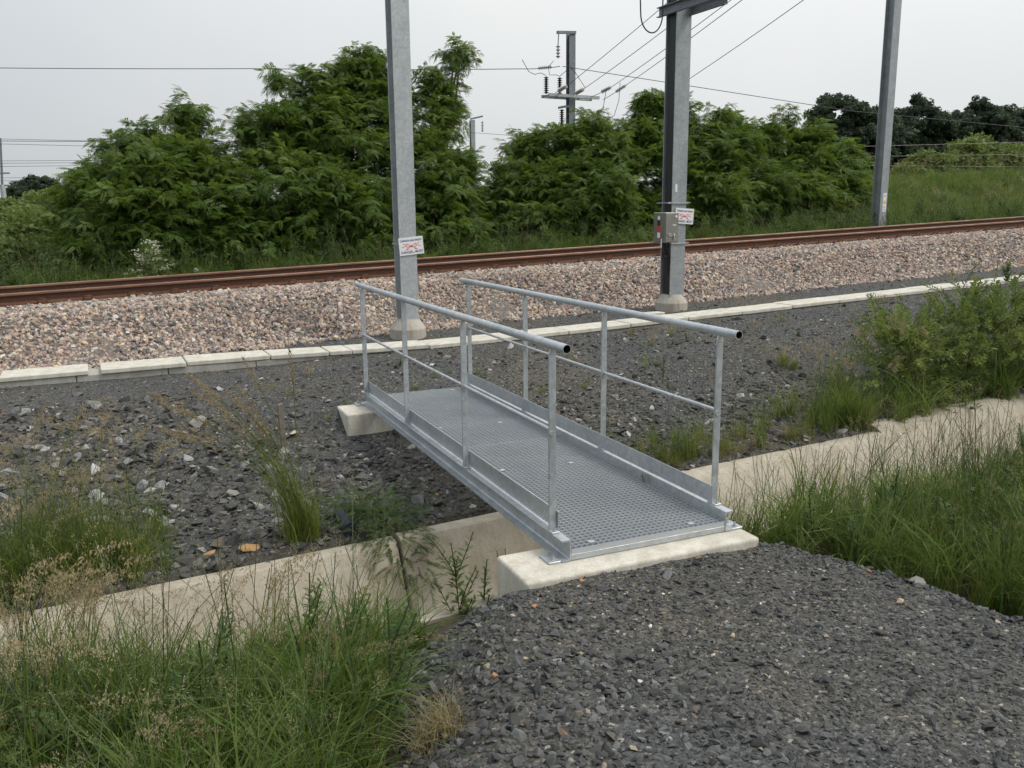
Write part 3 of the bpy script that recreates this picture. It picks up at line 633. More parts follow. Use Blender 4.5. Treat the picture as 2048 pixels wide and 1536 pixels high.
def danger_sign(label, loc, tilt, yaw, w_=.345, h_=.235):
    """built in the plate's own plane: x right, z up, face towards -y"""
    o = tag(empty('danger_sign', loc, 0), label, 'sign', 'danger of death plates on the masts'); o.rotation_euler = Euler((0, tilt, yaw), 'XYZ')
    M_ = MB(); M_.box(-w_ / 2, w_ / 2, 0, .004, -h_ / 2, h_ / 2); p = M_.build('plate', MAT['sign_white'], o, bevel=.001)
    R0 = (math.pi / 2, 0, 0)
    text(p, 'Caténaire sous tension', .050, 'sign_blue', (0, -.0006, .078), R0, .66)
    text(p, 'DANGER', .048, 'sign_blue', (-.070, -.0006, -.080), R0, .86); text(p, 'de', .021, 'sign_blue', (.030, -.0006, -.087), R0, .9); text(p, 'MORT', .048, 'sign_blue', (.106, -.0006, -.080), R0, .86)
    M_ = MB()
    def bolt_line(pts, wd=.0034):
        for a, b in zip(pts, pts[1:]):
            a = Vector((a[0], 0, a[1])); b = Vector((b[0], 0, b[1])); t_ = (b - a).normalized(); n_ = Vector((-t_.z, 0, t_.x)) * wd
            M_.add([a + n_ + Vector((0, -.0008, 0)), a - n_ + Vector((0, -.0008, 0)), b - n_ + Vector((0, -.0008, 0)), b + n_ + Vector((0, -.0008, 0)), a + n_ + Vector((0, -.0001, 0)), a - n_ + Vector((0, -.0001, 0)), b - n_ + Vector((0, -.0001, 0)), b + n_ + Vector((0, -.0001, 0))],
                   [(0, 1, 2, 3), (0, 4, 5, 1), (1, 5, 6, 2), (2, 6, 7, 3), (3, 7, 4, 0)])
    for s in (-1, 1):
        bolt_line([(s * .015, .006), (s * .06, .034), (s * .055, .014), (s * .115, .036)]); bolt_line([(s * .015, -.002), (s * .065, -.012), (s * .07, .008), (s * .135, -.010)]); bolt_line([(s * .012, -.006), (s * .07, -.040), (s * .045, -.038), (s * .09, -.050)])
    M_.build('red_lightning', MAT['sign_red'], p)
    st = [(math.sin(i * math.pi / 6) * (.022 if i % 2 == 0 else .010), math.cos(i * math.pi / 6) * (.022 if i % 2 == 0 else .010)) for i in range(12)]
    M_ = MB(); M_.extrude(st, (0, -.0012, -.002), (1, 0, 0), (0, 0, 1), (0, .001, 0)); M_.build('red_star', MAT['sign_red'], p)
    return o
mast_l = mast('catenary_mast', 'grey galvanised mast on a pale octagonal base behind the footbridge handrail', 1.745, 7.46, .03, 8.2)
danger_sign('white danger sign tilted on the mast behind the left handrail', W3(1.785, 7.443, 1.305), math.radians(-5), A)
for zz in (1.30,):
    M_ = MB(); M_.tube([(-.135, -.008, zz), (.135, -.008, zz)], .006, 6); M_.tube([(-.135, .26, zz), (.135, .26, zz)], .006, 6); M_.tube([(-.13, -.01, zz), (-.13, .262, zz)], .005, 6); M_.tube([(.13, -.01, zz), (.13, .262, zz)], .005, 6); M_.build('sign_strap', MAT['weathered_galvanised'], mast_l)
mast_m = mast('catenary_mast', 'grey steel mast with a metal switch box and black cables', 6.10, 7.34, .02, 8.2, b=.265, d=.265, mat='grey_galvanised')
danger_sign('white danger sign on the mast that carries the metal switch box', W3(6.19, 7.318, 1.505), math.radians(4), A + .0)
M_ = MB()
for q, xo in enumerate((-.085, -.055, -.03)): M_.tube([(xo, .06 + .02 * q, .13), (xo, .06 + .02 * q, 1.0), (xo - .01, .05 + .02 * q, 2.4), (xo, .06 + .02 * q, 5.2)], .019, 6)
M_.box(-.115, -.012, .035, .20, .30, 8.0); M_.build('cables_and_dark_recess', MAT['cable_black'], mast_m)  # black box added around the cables to darken the shaded flange recess
M_ = MB(); M_.tube([(-.075, .03, .13), (-.075, .03, .20)], .02, 8); M_.tube([(-.045, .05, .13), (-.045, .05, .19)], .02, 8); M_.build('red_duct_end', MAT['red_plastic'], mast_m)
for zz in (1.08, 1.69):
    M_ = MB(); M_.box(-.36 if zz < 1.5 else -.22, .17, -.022, -.012, zz - .012, zz + .012); M_.box(-.36 if zz < 1.5 else -.22, .17, .268, .278, zz - .012, zz + .012); M_.tube([(.17, -.05, zz), (.17, .29, zz)], .007, 6); M_.tube([(-.15, -.05, zz), (-.15, .29, zz)], .007, 6); M_.build('mounting_strap', MAT['weathered_galvanised'], mast_m)
M_ = MB(); M_.box(-.085, -.045, -.004, -.001, 1.85, 1.97); M_.build('number_plate', MAT['sign_white'], mast_m)
# switch box held on the mast by the straps
sb = tag(empty('switch_box', W3(6.07, 7.34, .02), A), 'stainless steel switch box strapped to the mast', 'switch box')
M_ = MB(); M_.box(-.37, -.120, -.20, .10, 1.10, 1.55); body = M_.build('cabinet', MAT['stainless'], sb, bevel=.006)
M_ = MB(); M_.box(-.36, -.130, -.212, -.2005, 1.11, 1.54); door = M_.build('door', MAT['stainless'], sb, bevel=.004)
M_ = MB(); M_.box(-.375, -.3705, -.18, .06, 1.14, 1.52); M_.build('side_cover', MAT['stainless'], sb)
def stick(par, name, mt, *b): M_ = MB(); M_.box(*b); return M_.build(name, MAT[mt], par)
stick(sb, 'label_plate', 'sign_white', -.3775, -.3756, -.08, -.02, 1.44, 1.495)
stick(sb, 'label_plate', 'sign_black', -.3775, -.3756, -.085, -.015, 1.35, 1.435)
stick(sb, 'label_plate', 'sign_red', -.3775, -.3756, -.09, -.015, 1.26, 1.345)
stick(sb, 'label_plate', 'sign_white', -.3775, -.3756, -.085, -.02, 1.17, 1.25)
M_ = MB(); M_.tube([(-.175, -.2135, 1.49), (-.175, -.217, 1.49)], .02, 12); M_.build('round_badge', MAT['sign_white'], door)
stick(door, 'label_plate', 'sign_white', -.235, -.175, -.2145, -.2128, 1.355, 1.37)
M_ = MB(); M_.box(-.33, -.26, -.222, -.2128, 1.225, 1.24); M_.box(-.31, -.20, -.226, -.2225, 1.20, 1.215); M_.tube([(-.215, -.22, 1.235), (-.215, -.232, 1.205), (-.215, -.225, 1.17)], .008, 6); M_.build('latch', MAT['galvanised_steel'], door)
M_ = MB(); M_.tube([(-.215, -.235, 1.17), (-.21, -.24, 1.14)], .012, 6); M_.build('padlock', MAT['tan_stone'], door)
M_ = MB(); M_.tube([(-.379, -.13, 1.16), (-.379, -.13, 1.03)], .009, 6); M_.build('lever_handle', MAT['sign_white'], sb)
M_ = MB(); M_.tube([(-.33, -.1, 1.13), (-.335, -.1, 1.0), (-.30, -.09, .90), (-.22, -.04, .88), (-.15, .03, .94), (-.09, .07, .85)], .010, 6); M_.tube([(-.2, -.08, 1.13), (-.2, -.05, 1.02), (-.12, .04, .85), (-.08, .07, .6)], .024, 8); M_.tube([(-.26, -.05, 1.13), (-.24, -.02, 1.0), (-.12, .06, .78)], .020, 8); M_.build('outlet_cable', MAT['cable_black'], sb)
# bracket beams near the top of that mast
for xo, y0, y1, z_, nm_ in ((-.205, -1.5, .42, 4.42, 0), (.140, -.80, .36, 4.40, 1)):
    M_ = MB(); sg = 1 if nm_ == 0 else -1
    M_.extrude([(0, 0), (.06 * sg, 0), (.06 * sg, .01), (.009 * sg, .01), (.009 * sg, .13), (.06 * sg, .13), (.06 * sg, .14), (0, .14)] if nm_ else [(0, 0), (.06, 0), (.06, .14), (0, .14), (0, .13), (.05, .13), (.05, .01), (0, .01)], (xo, y0, z_), (1, 0, 0), (0, 0, 1), (0, y1 - y0, 0)); M_.build('bracket_beam', MAT['dull_galvanised'], mast_m)
M_ = MB(); lp = [(-.405, -.03, 4.75), (-.41, -.03, 4.50)] + [(-.60 + .19 * math.cos(a), -.03, 4.36 + .26 * -math.sin(a)) for a in np.linspace(0, math.pi, 13)] + [(-.80, -.02, 4.7), (-.79, -.02, 5.1)]
M_.tube(lp, .010, 7); M_.build('cable_loop', MAT['cable_black'], mast_m)
mast_r = mast('catenary_mast', 'grey mast with a warning sticker standing beyond the rails by the grassy bank', 18.40, 14.3, .25, 7.8, b=.27, d=.30, mat='grey_galvanised', base=True)
M_ = MB(); M_.box(-.035, .095, -.004, -.001, .82, 1.34); st_ = M_.build('sticker', MAT['sign_white'], mast_r)
M_ = MB(); M_.extrude([(-.055, 0), (.055, 0), (0, .11)], (.03, -.0065, 1.05), (1, 0, 0), (0, 0, 1), (0, .0015, 0)); M_.build('warning_triangle', MAT['sign_yellow'], st_)
for k_, (za, zb) in enumerate(((.86, .90), (.93, .97), (1.24, .0 + 1.28))): stick(st_, 'printed_line', 'composite_grey', .0, .055, -.0062, -.005, za, zb)

# ---- background masts and their fittings
def insulator(par, name, p, q, r, n, mat, rod='galvanised_steel'):
    p = Vector(p); q = Vector(q); M_ = MB(); M_.tube([p, q], r * .42, 6)
    for k in range(n):
        c = p.lerp(q, (k + .5) / n); t_ = (q - p).normalized() * (q - p).length / n * .22; M_.tube([c - t_, c, c + t_], [r * .55, r, r * .62], 10)
    return M_.build(name, MAT[mat], par, smooth=False)
def wpt(o, P): return tuple(o.matrix_world.inverted() @ Vector(P)) 
def mat_of(o): return Matrix.Translation(o.location) @ o.rotation_euler.to_matrix().to_4x4()
mb1 = mast('feeder_mast', 'tall grey mast with crossarm and insulators rising above the trees', 13.62, 23.75, -.2, 7.5, b=.24, d=.24, base=False, mat='dull_galvanised', group='masts beyond the trees')
inv = mat_of(mb1).inverted()
def loc_(x, y, z): return tuple(inv @ Vector((x, y, z)))
def arm(par, nm, pts, sec, mt): 
    M_ = MB()
    for a, b in zip(pts, pts[1:]): 
        a = Vector(a); b = Vector(b); t_ = (b - a); e1 = Vector((0, 0, 1)); 
        if abs(t_.normalized().z) > .9: e1 = Vector((1, 0, 0))
        e2 = t_.cross(e1).normalized(); M_.extrude([(-sec, -sec), (sec, -sec), (sec, sec), (-sec, sec)], a, e1, e2, t_)
    return M_.build(nm, MAT[mt], par)
TOPZ = 7.5
arm(mb1, 'top_arm', [(.12, .0, TOPZ + .03), (-.62, -.02, TOPZ - .02)], .045, 'dull_galvanised')
M_ = MB(); M_.tube([(-.56, -.02, TOPZ - .06), (-.58, -.02, TOPZ - .42)], .02, 6); M_.build('hanger_rod', MAT['dull_galvanised'], mb1)
insulator(mb1, 'disc_insulator', (-.58, -.02, TOPZ - .42), (-.58, -.02, TOPZ - .85), .085, 4, 'glass_insulator')
cz = 5.42
arm(mb1, 'crossarm', [(-1.0, -.14, cz), (1.0, -.14, cz - .02)], .05, 'weathered_galvanised'); arm(mb1, 'crossarm', [(-1.0, .38, cz), (1.0, .38, cz - .02)], .05, 'weathered_galvanised')
for xx in (-.96, -.45, .45, .96): arm(mb1, 'cross_strut', [(xx, -.09, cz), (xx, .33, cz)], .02, 'dull_galvanised')
insulator(mb1, 'post_insulator', (-.98, .1, cz + .06), (-.98, .1, cz + .62), .10, 8, 'porcelain_brown'); insulator(mb1, 'post_insulator', (-.45, .1, cz + .06), (-.45, .1, cz + .62), .10, 8, 'porcelain_brown')
arm(mb1, 'lower_arm', [(-.14, .0, cz - .32), (-.55, .0, cz - .40)], .04, 'dull_galvanised'); insulator(mb1, 'post_insulator', (-.42, 0, cz - .45), (-.42, 0, cz - 1.0), .10, 8, 'porcelain_brown')
arm(mb1, 'lower_arm', [(.1, -.05, cz - 1.75), (1.05, -.05, cz - 1.75)], .04, 'dull_galvanised')
insulator(mb1, 'post_insulator', (.48, -.05, cz - 1.7), (.48, -.05, cz - 1.08), .10, 8, 'porcelain_brown'); insulator(mb1, 'post_insulator', (.98, -.05, cz - 1.7), (.98, -.05, cz - 1.05), .10, 8, 'porcelain_brown')
M_ = MB(); M_.tube([(.75, -.05, cz - .98), (1.25, -.05, cz - .86)], .028, 6); M_.build('switch_bar', MAT['composite_grey'], mb1)
M_ = MB()
for pts in ([(-1.95, 0, TOPZ - .98), (-1.7, 0, TOPZ - 1.35), (-1.45, .05, TOPZ - 1.42), (-1.2, .1, TOPZ - 1.35), (-.98, .1, cz + .66)], [(-.75, 0, TOPZ - .95), (-.92, .05, TOPZ - 1.15), (-.85, .1, TOPZ - 1.4), (-.6, .1, TOPZ - 1.38), (-.45, .1, cz + .66)], [(-.45, .1, cz + .66), (-.2, .1, cz + .85), (.1, .0, cz + .82), (.45, -.1, cz + .3)],
            [(1.2, -.3, cz + .3), (1.15, -.2, cz - .3), (.9, -.1, cz - .75), (.48, -.05, cz - 1.05)], [(1.7, -.4, cz + .5), (1.72, -.3, cz - .1), (1.6, -.2, cz - .6), (1.25, -.05, cz - .86)]): M_.tube(pts, .011, 5)
M_.build('jumper_cable', MAT['wire_grey'], mb1)
mb2 = mast('feeder_mast', 'slim far grey mast with a short top arm seen between the two thickets', 19.0, 44.8, -.5, 6.85, b=.26, d=.26, base=False, mat='grey_galvanised', group='masts beyond the trees')
arm(mb2, 'top_arm', [(-.16, 0, 6.9), (.62, 0, 7.08)], .05, 'dull_galvanised'); insulator(mb2, 'disc_insulator', (.6, 0, 6.8), (.6, 0, 6.2), .09, 4, 'composite_grey')
mb3 = tag(empty('feeder_mast', W3(-5.65, 49.6, -.4), A), 'slightly leaning grey pole at the far left edge beyond the bushes', 'mast', 'masts beyond the trees')
M_ = MB(); M_.tube([(.05, 0, 0), (-.05, 0, 3.3), (-.06, 0, 3.9)], [.16, .13, .12], 8); M_.build('steel_column', MAT['weathered_galvanised'], mb3)
M_ = MB(); M_.tube([(-.06, 0, 3.9), (.12, 0, 6.25)], [.06, .045], 6); M_.build('upper_rod', MAT['dull_galvanised'], mb3); M_ = MB(); M_.box(-.2, .35, -.05, .05, 4.45, 4.52); M_.box(-.2, .3, -.05, .05, 3.82, 3.9); M_.build('bracket', MAT['dull_galvanised'], mb3)

# ---- overhead wires
def sag(pts, s, n=10):
    out_ = []
    for a, b in zip(pts, pts[1:]):
        a = Vector(a); b = Vector(b)
        for k in range(n): t_ = k / n; q = a.lerp(b, t_); q.z -= s * 4 * t_ * (1 - t_); out_.append(q)
    return out_ + [Vector(pts[-1])]
def wire(label, pts, r=.011, s=.05, ins=None, mat='wire_grey', group='overhead wires'):
    o = tag(empty('overhead_wire', pts[0]), label, 'wire', group); off = Vector(pts[0])
    M_ = MB(); M_.tube([p - off for p in sag(pts, s)], r, 5); M_.build('conductor', MAT[mat], o)
    if ins: insulator(o, 'strain_insulator', Vector(ins[0]) - off, Vector(ins[1]) - off, .075, 7, 'composite_grey')
    return o
wire('lone wire crossing the sky from the left edge to the crossarm mast', [(-9.5, 35.2, 7.05), (2.84, 29.06, 6.74), (10.98, 24.9, 6.56), (12.25, 24.36, 6.63)], .013, .03, ((11.55, 24.65, 6.575), (11.98, 24.47, 6.61)))
wire('wire running from the crossarm mast past the right trees and descending', [(12.33, 24.33, 6.63), (17.23, 23.16, 6.0), (23.61, 22.45, 5.34), (33.83, 21.2, 4.75), (44, 20, 4.4)], .012, .0)
wire('steepest feeder wire rising from the crossarm mast, leftmost of four', [(12.01, 24.27, 5.73), (12.22, 23.67, 5.94), (12.14, 17.87, 7.26), (11.4, 9.7, 8.8)], .010, .02, ((12.05, 24.1, 5.79), (12.2, 23.75, 5.91)))
wire('feeder wire rising from the crossarm mast, second from the left of four', [(12.56, 24.02, 5.66), (12.72, 23.42, 5.82), (12.14, 17.73, 6.64), (11.3, 9.5, 8.0)], .010, .02, ((12.6, 23.85, 5.70), (12.71, 23.5, 5.80)))
wire('feeder wire rising from the crossarm mast, third from the left of four', [(13.1, 23.76, 5.57), (13.57, 23.06, 5.86), (12.85, 17.43, 6.66), (10.6, 8.4, 7.4)], .010, .02, ((13.35, 23.4, 5.72), (13.55, 23.1, 5.85)))
wire('feeder wire rising from the crossarm mast, rightmost of four', [(13.51, 23.56, 5.49), (14.06, 22.87, 5.94), (12.83, 17.39, 6.44), (10.6, 8.4, 7.25)], .010, .02, ((13.8, 23.2, 5.72), (14.03, 22.92, 5.91)))
wire('single thin wire rising to the top right above the switch box mast', [(17.24, 26.44, 5.71), (15.16, 20.71, 5.93), (13.5, 13.81, 6.71), (12.6, 9.9, 7.2)], .010, .02)
fl = [((-7.36, 49.42, 5.63), (4.12, 46.58, 5.41)), ((-7.37, 49.4, 5.53), (7.59, 45.07, 5.45)), ((-7.38, 49.37, 5.38), (3.6, 46.74, 5.12)), ((-7.46, 49.21, 4.52), (4.96, 49.41, 4.75)), ((-7.46, 49.2, 4.40), (4.95, 49.39, 4.64)), ((-7.48, 49.16, 4.24), (-.34, 51.67, 4.5)), ((-9.23, 61.02, 4.06), (-.13, 60.43, 4.24)), ((-9.24, 60.99, 3.88), (-.15, 60.39, 4.04))]
FLN = ['topmost faint wire running right from the leaning pole at the left edge', 'thickest wire running right from near the top of the leaning pole', 'wire just under the thickest one at the leaning pole',
       'upper of the close pair of wires at the collar of the leaning pole', 'lower of the close pair of wires at the collar of the leaning pole', 'lone wire just below the collar of the leaning pole', 'upper of the two lowest far wires behind the leaning pole', 'lower of the two lowest far wires behind the leaning pole']
for k, (a, b) in enumerate(fl):
    e = Vector(b) + (Vector(b) - Vector(a)) * .5
    wire(FLN[k], [Vector(a) - (Vector(b) - Vector(a)) * .3, a, b, e], .016 if k == 1 else .011, .0, group='distant wires at the left edge')
for k, (a, b) in enumerate((((29.4, 33.05, 4.28), (45.16, 29.55, 4.48)), ((29.44, 33.14, 4.74), (45.22, 29.67, 5.16)), ((32.68, 31.52, 3.84), (45.1, 29.42, 3.78)))):
    wire(['middle of three thin pale wires crossing in front of the dark trees', 'highest of three thin pale wires crossing in front of the dark trees', 'lowest of three thin pale wires, crossing the grassy bank below the dark trees'][k], [a, b, Vector(b) * 1.2 - Vector(a) * .2], .008, .0, mat='composite_grey', group='wires before the dark trees')
wire('short far wire hanging from the slim mast between the thickets', [(14.0, 44.4, 6.2), (17.99, 45.13, 6.16), (22.98, 46.27, 6.04), (30, 48, 5.9)], .012, .0)

# ================================================================== VEGETATION
class VB:
    """numpy collector for leafy meshes"""
    def __init__(s): s.V = []; s.F = []; s.M = []; s.n = 0
    def quads(s, Q, m):            # Q: (k,4,3)
        Q = np.asarray(Q, float); k = len(Q); s.V.append(Q.reshape(-1, 3)); i = s.n + np.arange(k * 4).reshape(k, 4); s.F.append(i); s.M.append(np.full(k, m)); s.n += 4 * k
    def strip(s, L_, R_, m):       # L_,R_: (n,seg,3) ribbon borders
        n, g, _ = L_.shape; s.V.append(np.stack([L_, R_], 2).reshape(-1, 3)); base = s.n + np.arange(n)[:, None] * g * 2 + np.arange(g - 1)[None] * 2
        s.F.append(np.stack([base, base + 1, base + 3, base + 2], -1).reshape(-1, 4)); s.M.append(np.full(n * (g - 1), m)); s.n += n * g * 2
    def mesh(s, name, mats):
        V = np.concatenate(s.V); F = np.concatenate(s.F); M_ = np.concatenate(s.M)
        me = bpy.data.meshes.new(name); me.vertices.add(len(V)); me.vertices.foreach_set('co', V.ravel()); me.loops.add(F.size); me.loops.foreach_set('vertex_index', F.ravel().astype(np.int32))
        me.polygons.add(len(F)); me.polygons.foreach_set('loop_start', np.arange(0, F.size, 4, dtype=np.int32)); me.polygons.foreach_set('material_index', M_.astype(np.int32))
        me.polygons.foreach_set('use_smooth', np.ones(len(F), bool)); me.update(calc_edges=True)
        for k in mats: me.materials.append(MAT[k])
        return me
def spine(rg, n, h, lean, spread, g, az=None, curl=1.0):
    az = rg.uniform(0, 6.28, n) if az is None else az; b = rg.normal(0, spread, (n, 2)); t = np.linspace(0, 1, g)[None]
    out_ = lean[:, None] * h[:, None] * (t ** (1.6 + .6 * curl)); z = h[:, None] * (t - .35 * np.clip(lean[:, None], 0, 1.4) * t ** 2.6 * curl)
    return np.stack([b[:, :1] + out_ * np.cos(az)[:, None], b[:, 1:] + out_ * np.sin(az)[:, None], z], -1), az
def add_blades(vb, rg, n, h0, h1, lean, spread, wd, m, g=5, curl=1.0, az=None):
    h = rg.uniform(h0, h1, n); ln = np.abs(rg.normal(lean, lean * .5, n)); S_, az = spine(rg, n, h, ln, spread, g, az, curl)
    t = np.linspace(0, 1, g); prof = wd * np.clip(1.15 - t ** 1.7, .03, 1); fa = az + math.pi / 2 + rg.normal(0, .6, n)
    d = np.stack([np.cos(fa), np.sin(fa), 0 * fa], -1)[:, None] * (prof * .5)[None, :, None] * rg.uniform(.6, 1.3, (n, 1, 1)); vb.strip(S_ - d, S_ + d, m); return S_
def add_stems(vb, rg, n, h0, h1, lean, spread, m_stem, m_seed, headlen=.16, nsp=34, droop=.0, az=None, fat=.012, sp=.010, sw=.0012):
    h = rg.uniform(h0, h1, n); ln = np.abs(rg.normal(lean, lean * .5, n)); S_, az = spine(rg, n, h, ln, spread, 7, az, .6)
    for ax in (0, 1):
        fa = az + ax * math.pi / 2; d = np.stack([np.cos(fa), np.sin(fa), 0 * fa], -1)[:, None] * sw; vb.strip(S_ - d, S_ + d, m_stem)
    # seed head along the last part of each stem
    for i in range(n):
        top = S_[i, -1]; dr = S_[i, -1] - S_[i, -2]; dr /= np.linalg.norm(dr); hd = np.array([math.cos(az[i]), math.sin(az[i]), 0])
        t = rg.uniform(0, 1, nsp); ax = top[None] + (t - .15)[:, None] * headlen * dr[None] + droop * headlen * (t ** 2)[:, None] * (hd - np.array([0, 0, .7]))[None]
        wdt = fat * (1 - .75 * t) * (.4 + np.minimum(t * 5, 1)); c = ax + rg.normal(0, 1, (nsp, 3)) * wdt[:, None]
        e = dr[None] * 1.0 + rg.normal(0, .45, (nsp, 3)); e /= np.linalg.norm(e, axis=1)[:, None]; q = np.cross(e, rg.normal(0, 1, (nsp, 3))); q /= np.linalg.norm(q, axis=1)[:, None] + 1e-6
        L1 = e * sp * rg.uniform(.6, 1.2, (nsp, 1)); W1 = q * sp * .28; vb.quads(np.stack([c - L1, c + W1, c + L1, c - W1], 1), m_seed)
GM = ['grass_blade', 'grass_bright', 'grass_dry', 'seed_head', 'seed_green', 'stem_green']
def tuft(seed, kind):
    rg = np.random.default_rng(seed); vb = VB()
    if kind == 'lush': add_blades(vb, rg, 30, .22, .55, .55, .035, .0085, 0); add_blades(vb, rg, 8, .3, .62, 1.0, .04, .011, 0); add_blades(vb, rg, 10, .15, .4, .8, .04, .005, 1); add_blades(vb, rg, 9, .1, .32, 1.0, .05, .005, 2)
    if kind == 'tall': add_blades(vb, rg, 24, .2, .5, .4, .03, .0045, 0); add_blades(vb, rg, 6, .2, .4, .6, .03, .004, 1); add_stems(vb, rg, 3, .5, .80, .22, .03, 5, 4, .12, 60, .15, None, .009, .0042)
    if kind == 'nod': add_blades(vb, rg, 18, .2, .45, .5, .03, .0045, 0); add_stems(vb, rg, 3, .55, .82, .30, .03, 1, 3, .17, 150, .55, rg.normal(-.2, .6, 3), .012, .0062)
    if kind == 'thin': add_stems(vb, rg, 6, .35, .75, .22, .05, 5, 3, .08, 24, .1, None, .010, .0035); add_blades(vb, rg, 10, .1, .3, .5, .04, .003, 0)
    if kind == 'dry': add_blades(vb, rg, 40, .08, .25, .9, .04, .003, 2); add_blades(vb, rg, 10, .1, .2, .6, .04, .003, 1)
    if kind == 'bright': add_blades(vb, rg, 55, .18, .45, .35, .04, .0042, 1); add_blades(vb, rg, 14, .1, .25, .6, .05, .0035, 2); add_stems(vb, rg, 4, .35, .6, .2, .04, 5, 4, .06, 50, .1, None, .008, .004)
    if kind == 'short': add_blades(vb, rg, 30, .06, .18, .6, .03, .003, 1); add_blades(vb, rg, 8, .05, .15, .7, .03, .003, 0)
    return vb.mesh('tuft_' + kind, GM)
def leafpair(vb, rg, p, dr, ln, wd, m):
    dr = dr / np.linalg.norm(dr); sd = np.cross(dr, [0, 0, 1.]); sd /= np.linalg.norm(sd) + 1e-6; up = np.cross(sd, dr)
    mid = p + dr * ln * .5 + up * ln * .04; vb.quads([[p, mid + sd * wd * .5, p + dr * ln - up * ln * .06, mid - sd * wd * .5]], m)
def herb(seed, h=.4, nb=5, leaf=.04, red=False, narrow=.3):
    """upright stalk with side shoots and many small lance leaves"""
    rg = np.random.default_rng(seed); vb = VB(); ms = 1 if red else 2
    def stalk(p0, dr, L_, dens):
        g = 7; t = np.linspace(0, 1, g)[:, None]; bend = rg.normal(0, .06, 3); S_ = p0 + dr[None] * L_ * t + bend[None] * L_ * t ** 2
        for d in (np.array([.003, 0, 0]), np.array([0, .003, 0])): vb.strip((S_ - d)[None], (S_ + d)[None], ms)
        for k in range(int(dens)):
            tt = .12 + .88 * (k + .5) / dens; p = p0 + dr * L_ * tt + bend * L_ * tt ** 2; a = k * 2.4 + rg.uniform(-.4, .4); sz = leaf * (1.15 - .7 * tt) * rg.uniform(.7, 1.2)
            leafpair(vb, rg, p, np.array([math.cos(a), math.sin(a), rg.uniform(.25, .9)]), sz, sz * narrow, 0)
        return S_
    S_ = stalk(np.zeros(3), np.array([0, 0, 1.]), h, 34)
    for k in range(nb):
        a = rg.uniform(0, 6.28); p = S_[1 + k % 4]; stalk(p, np.array([math.cos(a) * .38, math.sin(a) * .38, .9]), h * rg.uniform(.35, .6), 18)
    return vb.mesh('herb_shape', ['weed_leaf', 'stem_red', 'stem_green'])
def sprig(seed, mat, L_=.3, n=22, leaf=.035, narrow=.45, droop=.2):
    """a short leafy twig along +x"""
    rg = np.random.default_rng(seed); vb = VB(); t = np.linspace(0, 1, 6)[:, None]; S_ = np.concatenate([t * L_, rg.normal(0, .04) * t ** 2, -droop * L_ * t ** 2 * .5], 1)
    for d in (np.array([0, .0025, 0]), np.array([0, 0, .0025])): vb.strip((S_ - d)[None], (S_ + d)[None], 1)
    for k in range(n):
        tt = (k + .5) / n; p = np.array([tt * L_, 0, -droop * L_ * tt ** 2 * .5]); a = k * 2.4 + rg.uniform(-.6, .6); sz = leaf * rg.uniform(.7, 1.3)
        leafpair(vb, rg, p, np.array([.7, math.cos(a), math.sin(a) * .7 + .1]), sz, sz * narrow, 0)
    return vb.mesh('sprig_shape', [mat, 'stem_green'])
def frond_spray(seed, mat='robinia_leaf', L_=.42, nl=10):
    """robinia twig along +x with feathery pinnate leaves held to both sides"""
    rg = np.random.default_rng(seed); vb = VB(); t = np.linspace(0, 1, 6)[:, None]; S_ = np.concatenate([t * L_, 0 * t, .10 * L_ * t - .22 * L_ * t ** 2], 1)
    for d in (np.array([0, .004, 0]), np.array([0, 0, .004])): vb.strip((S_ - d)[None], (S_ + d)[None], 1)
    Q = []
    for k in range(nl):
        tt = .12 + .88 * k / (nl - 1); p = np.array([tt * L_, 0, .10 * L_ * tt - .22 * L_ * tt ** 2]); sdn = 1 if k % 2 else -1
        az = sdn * (1.25 - .75 * tt ** 2 + rg.normal(0, .2)); el = rg.normal(.02, .25); rl = rg.uniform(.20, .31); d0 = np.array([math.cos(az) * math.cos(el), math.sin(az) * math.cos(el), math.sin(el)])
        roll = rg.normal(0, .45); sd = np.cross(d0, [0, 0, 1.]); sd /= np.linalg.norm(sd); up = np.cross(sd, d0); sd = sd * math.cos(roll) + up * math.sin(roll); up = np.cross(sd, d0)
        pairs = rg.integers(6, 9)
        for j in range(pairs + 1):
            s = (j + 1) / (pairs + 1); c = p + d0 * rl * s - np.array([0, 0, 1]) * rl * .30 * s * s; ll = rl * .25 * (1 - .3 * abs(s - .5) * 2) * rg.uniform(.85, 1.15)
            for q in ((-1, 1) if j < pairs else (0,)):
                dr = (sd * q * .95 + d0 * .35 - np.array([0, 0, .16])) if q else d0 - np.array([0, 0, .5]); dr = dr / np.linalg.norm(dr); ws = np.cross(dr, up); ws /= np.linalg.norm(ws) + 1e-6; mid = c + dr * ll * .5; wd = ll * .36
                Q.append([c, mid + ws * wd, c + dr * ll, mid - ws * wd])
    vb.quads(Q, 0); return vb.mesh('spray_shape', [mat, 'bark'])
def clump(seed, mat, n=90, size=.5, leaf=.12):
    """ball-ish clump of leaves for far crowns"""
    rg = np.random.default_rng(seed); p = rg.normal(0, 1, (n, 3)); p /= np.linalg.norm(p, axis=1)[:, None]; p *= rg.uniform(.25, 1, (n, 1)) ** .6 * size * np.array([1, 1, .7])
    e = rg.normal(0, 1, (n, 3)); e[:, 2] *= .5; e /= np.linalg.norm(e, axis=1)[:, None]; q = np.cross(e, rg.normal(0, 1, (n, 3))); q /= np.linalg.norm(q, axis=1)[:, None]; s = leaf * rg.uniform(.6, 1.3, (n, 1))
    vb = VB(); vb.quads(np.stack([p - e * s, p + q * s * .55, p + e * s, p - q * s * .55], 1), 0); return vb.mesh('clump_shape', [mat])
SPR = [frond_spray(500 + k) for k in range(6)]
OAK = [clump(540 + k, 'oak_leaf', 110, .55, .15) for k in range(5)]
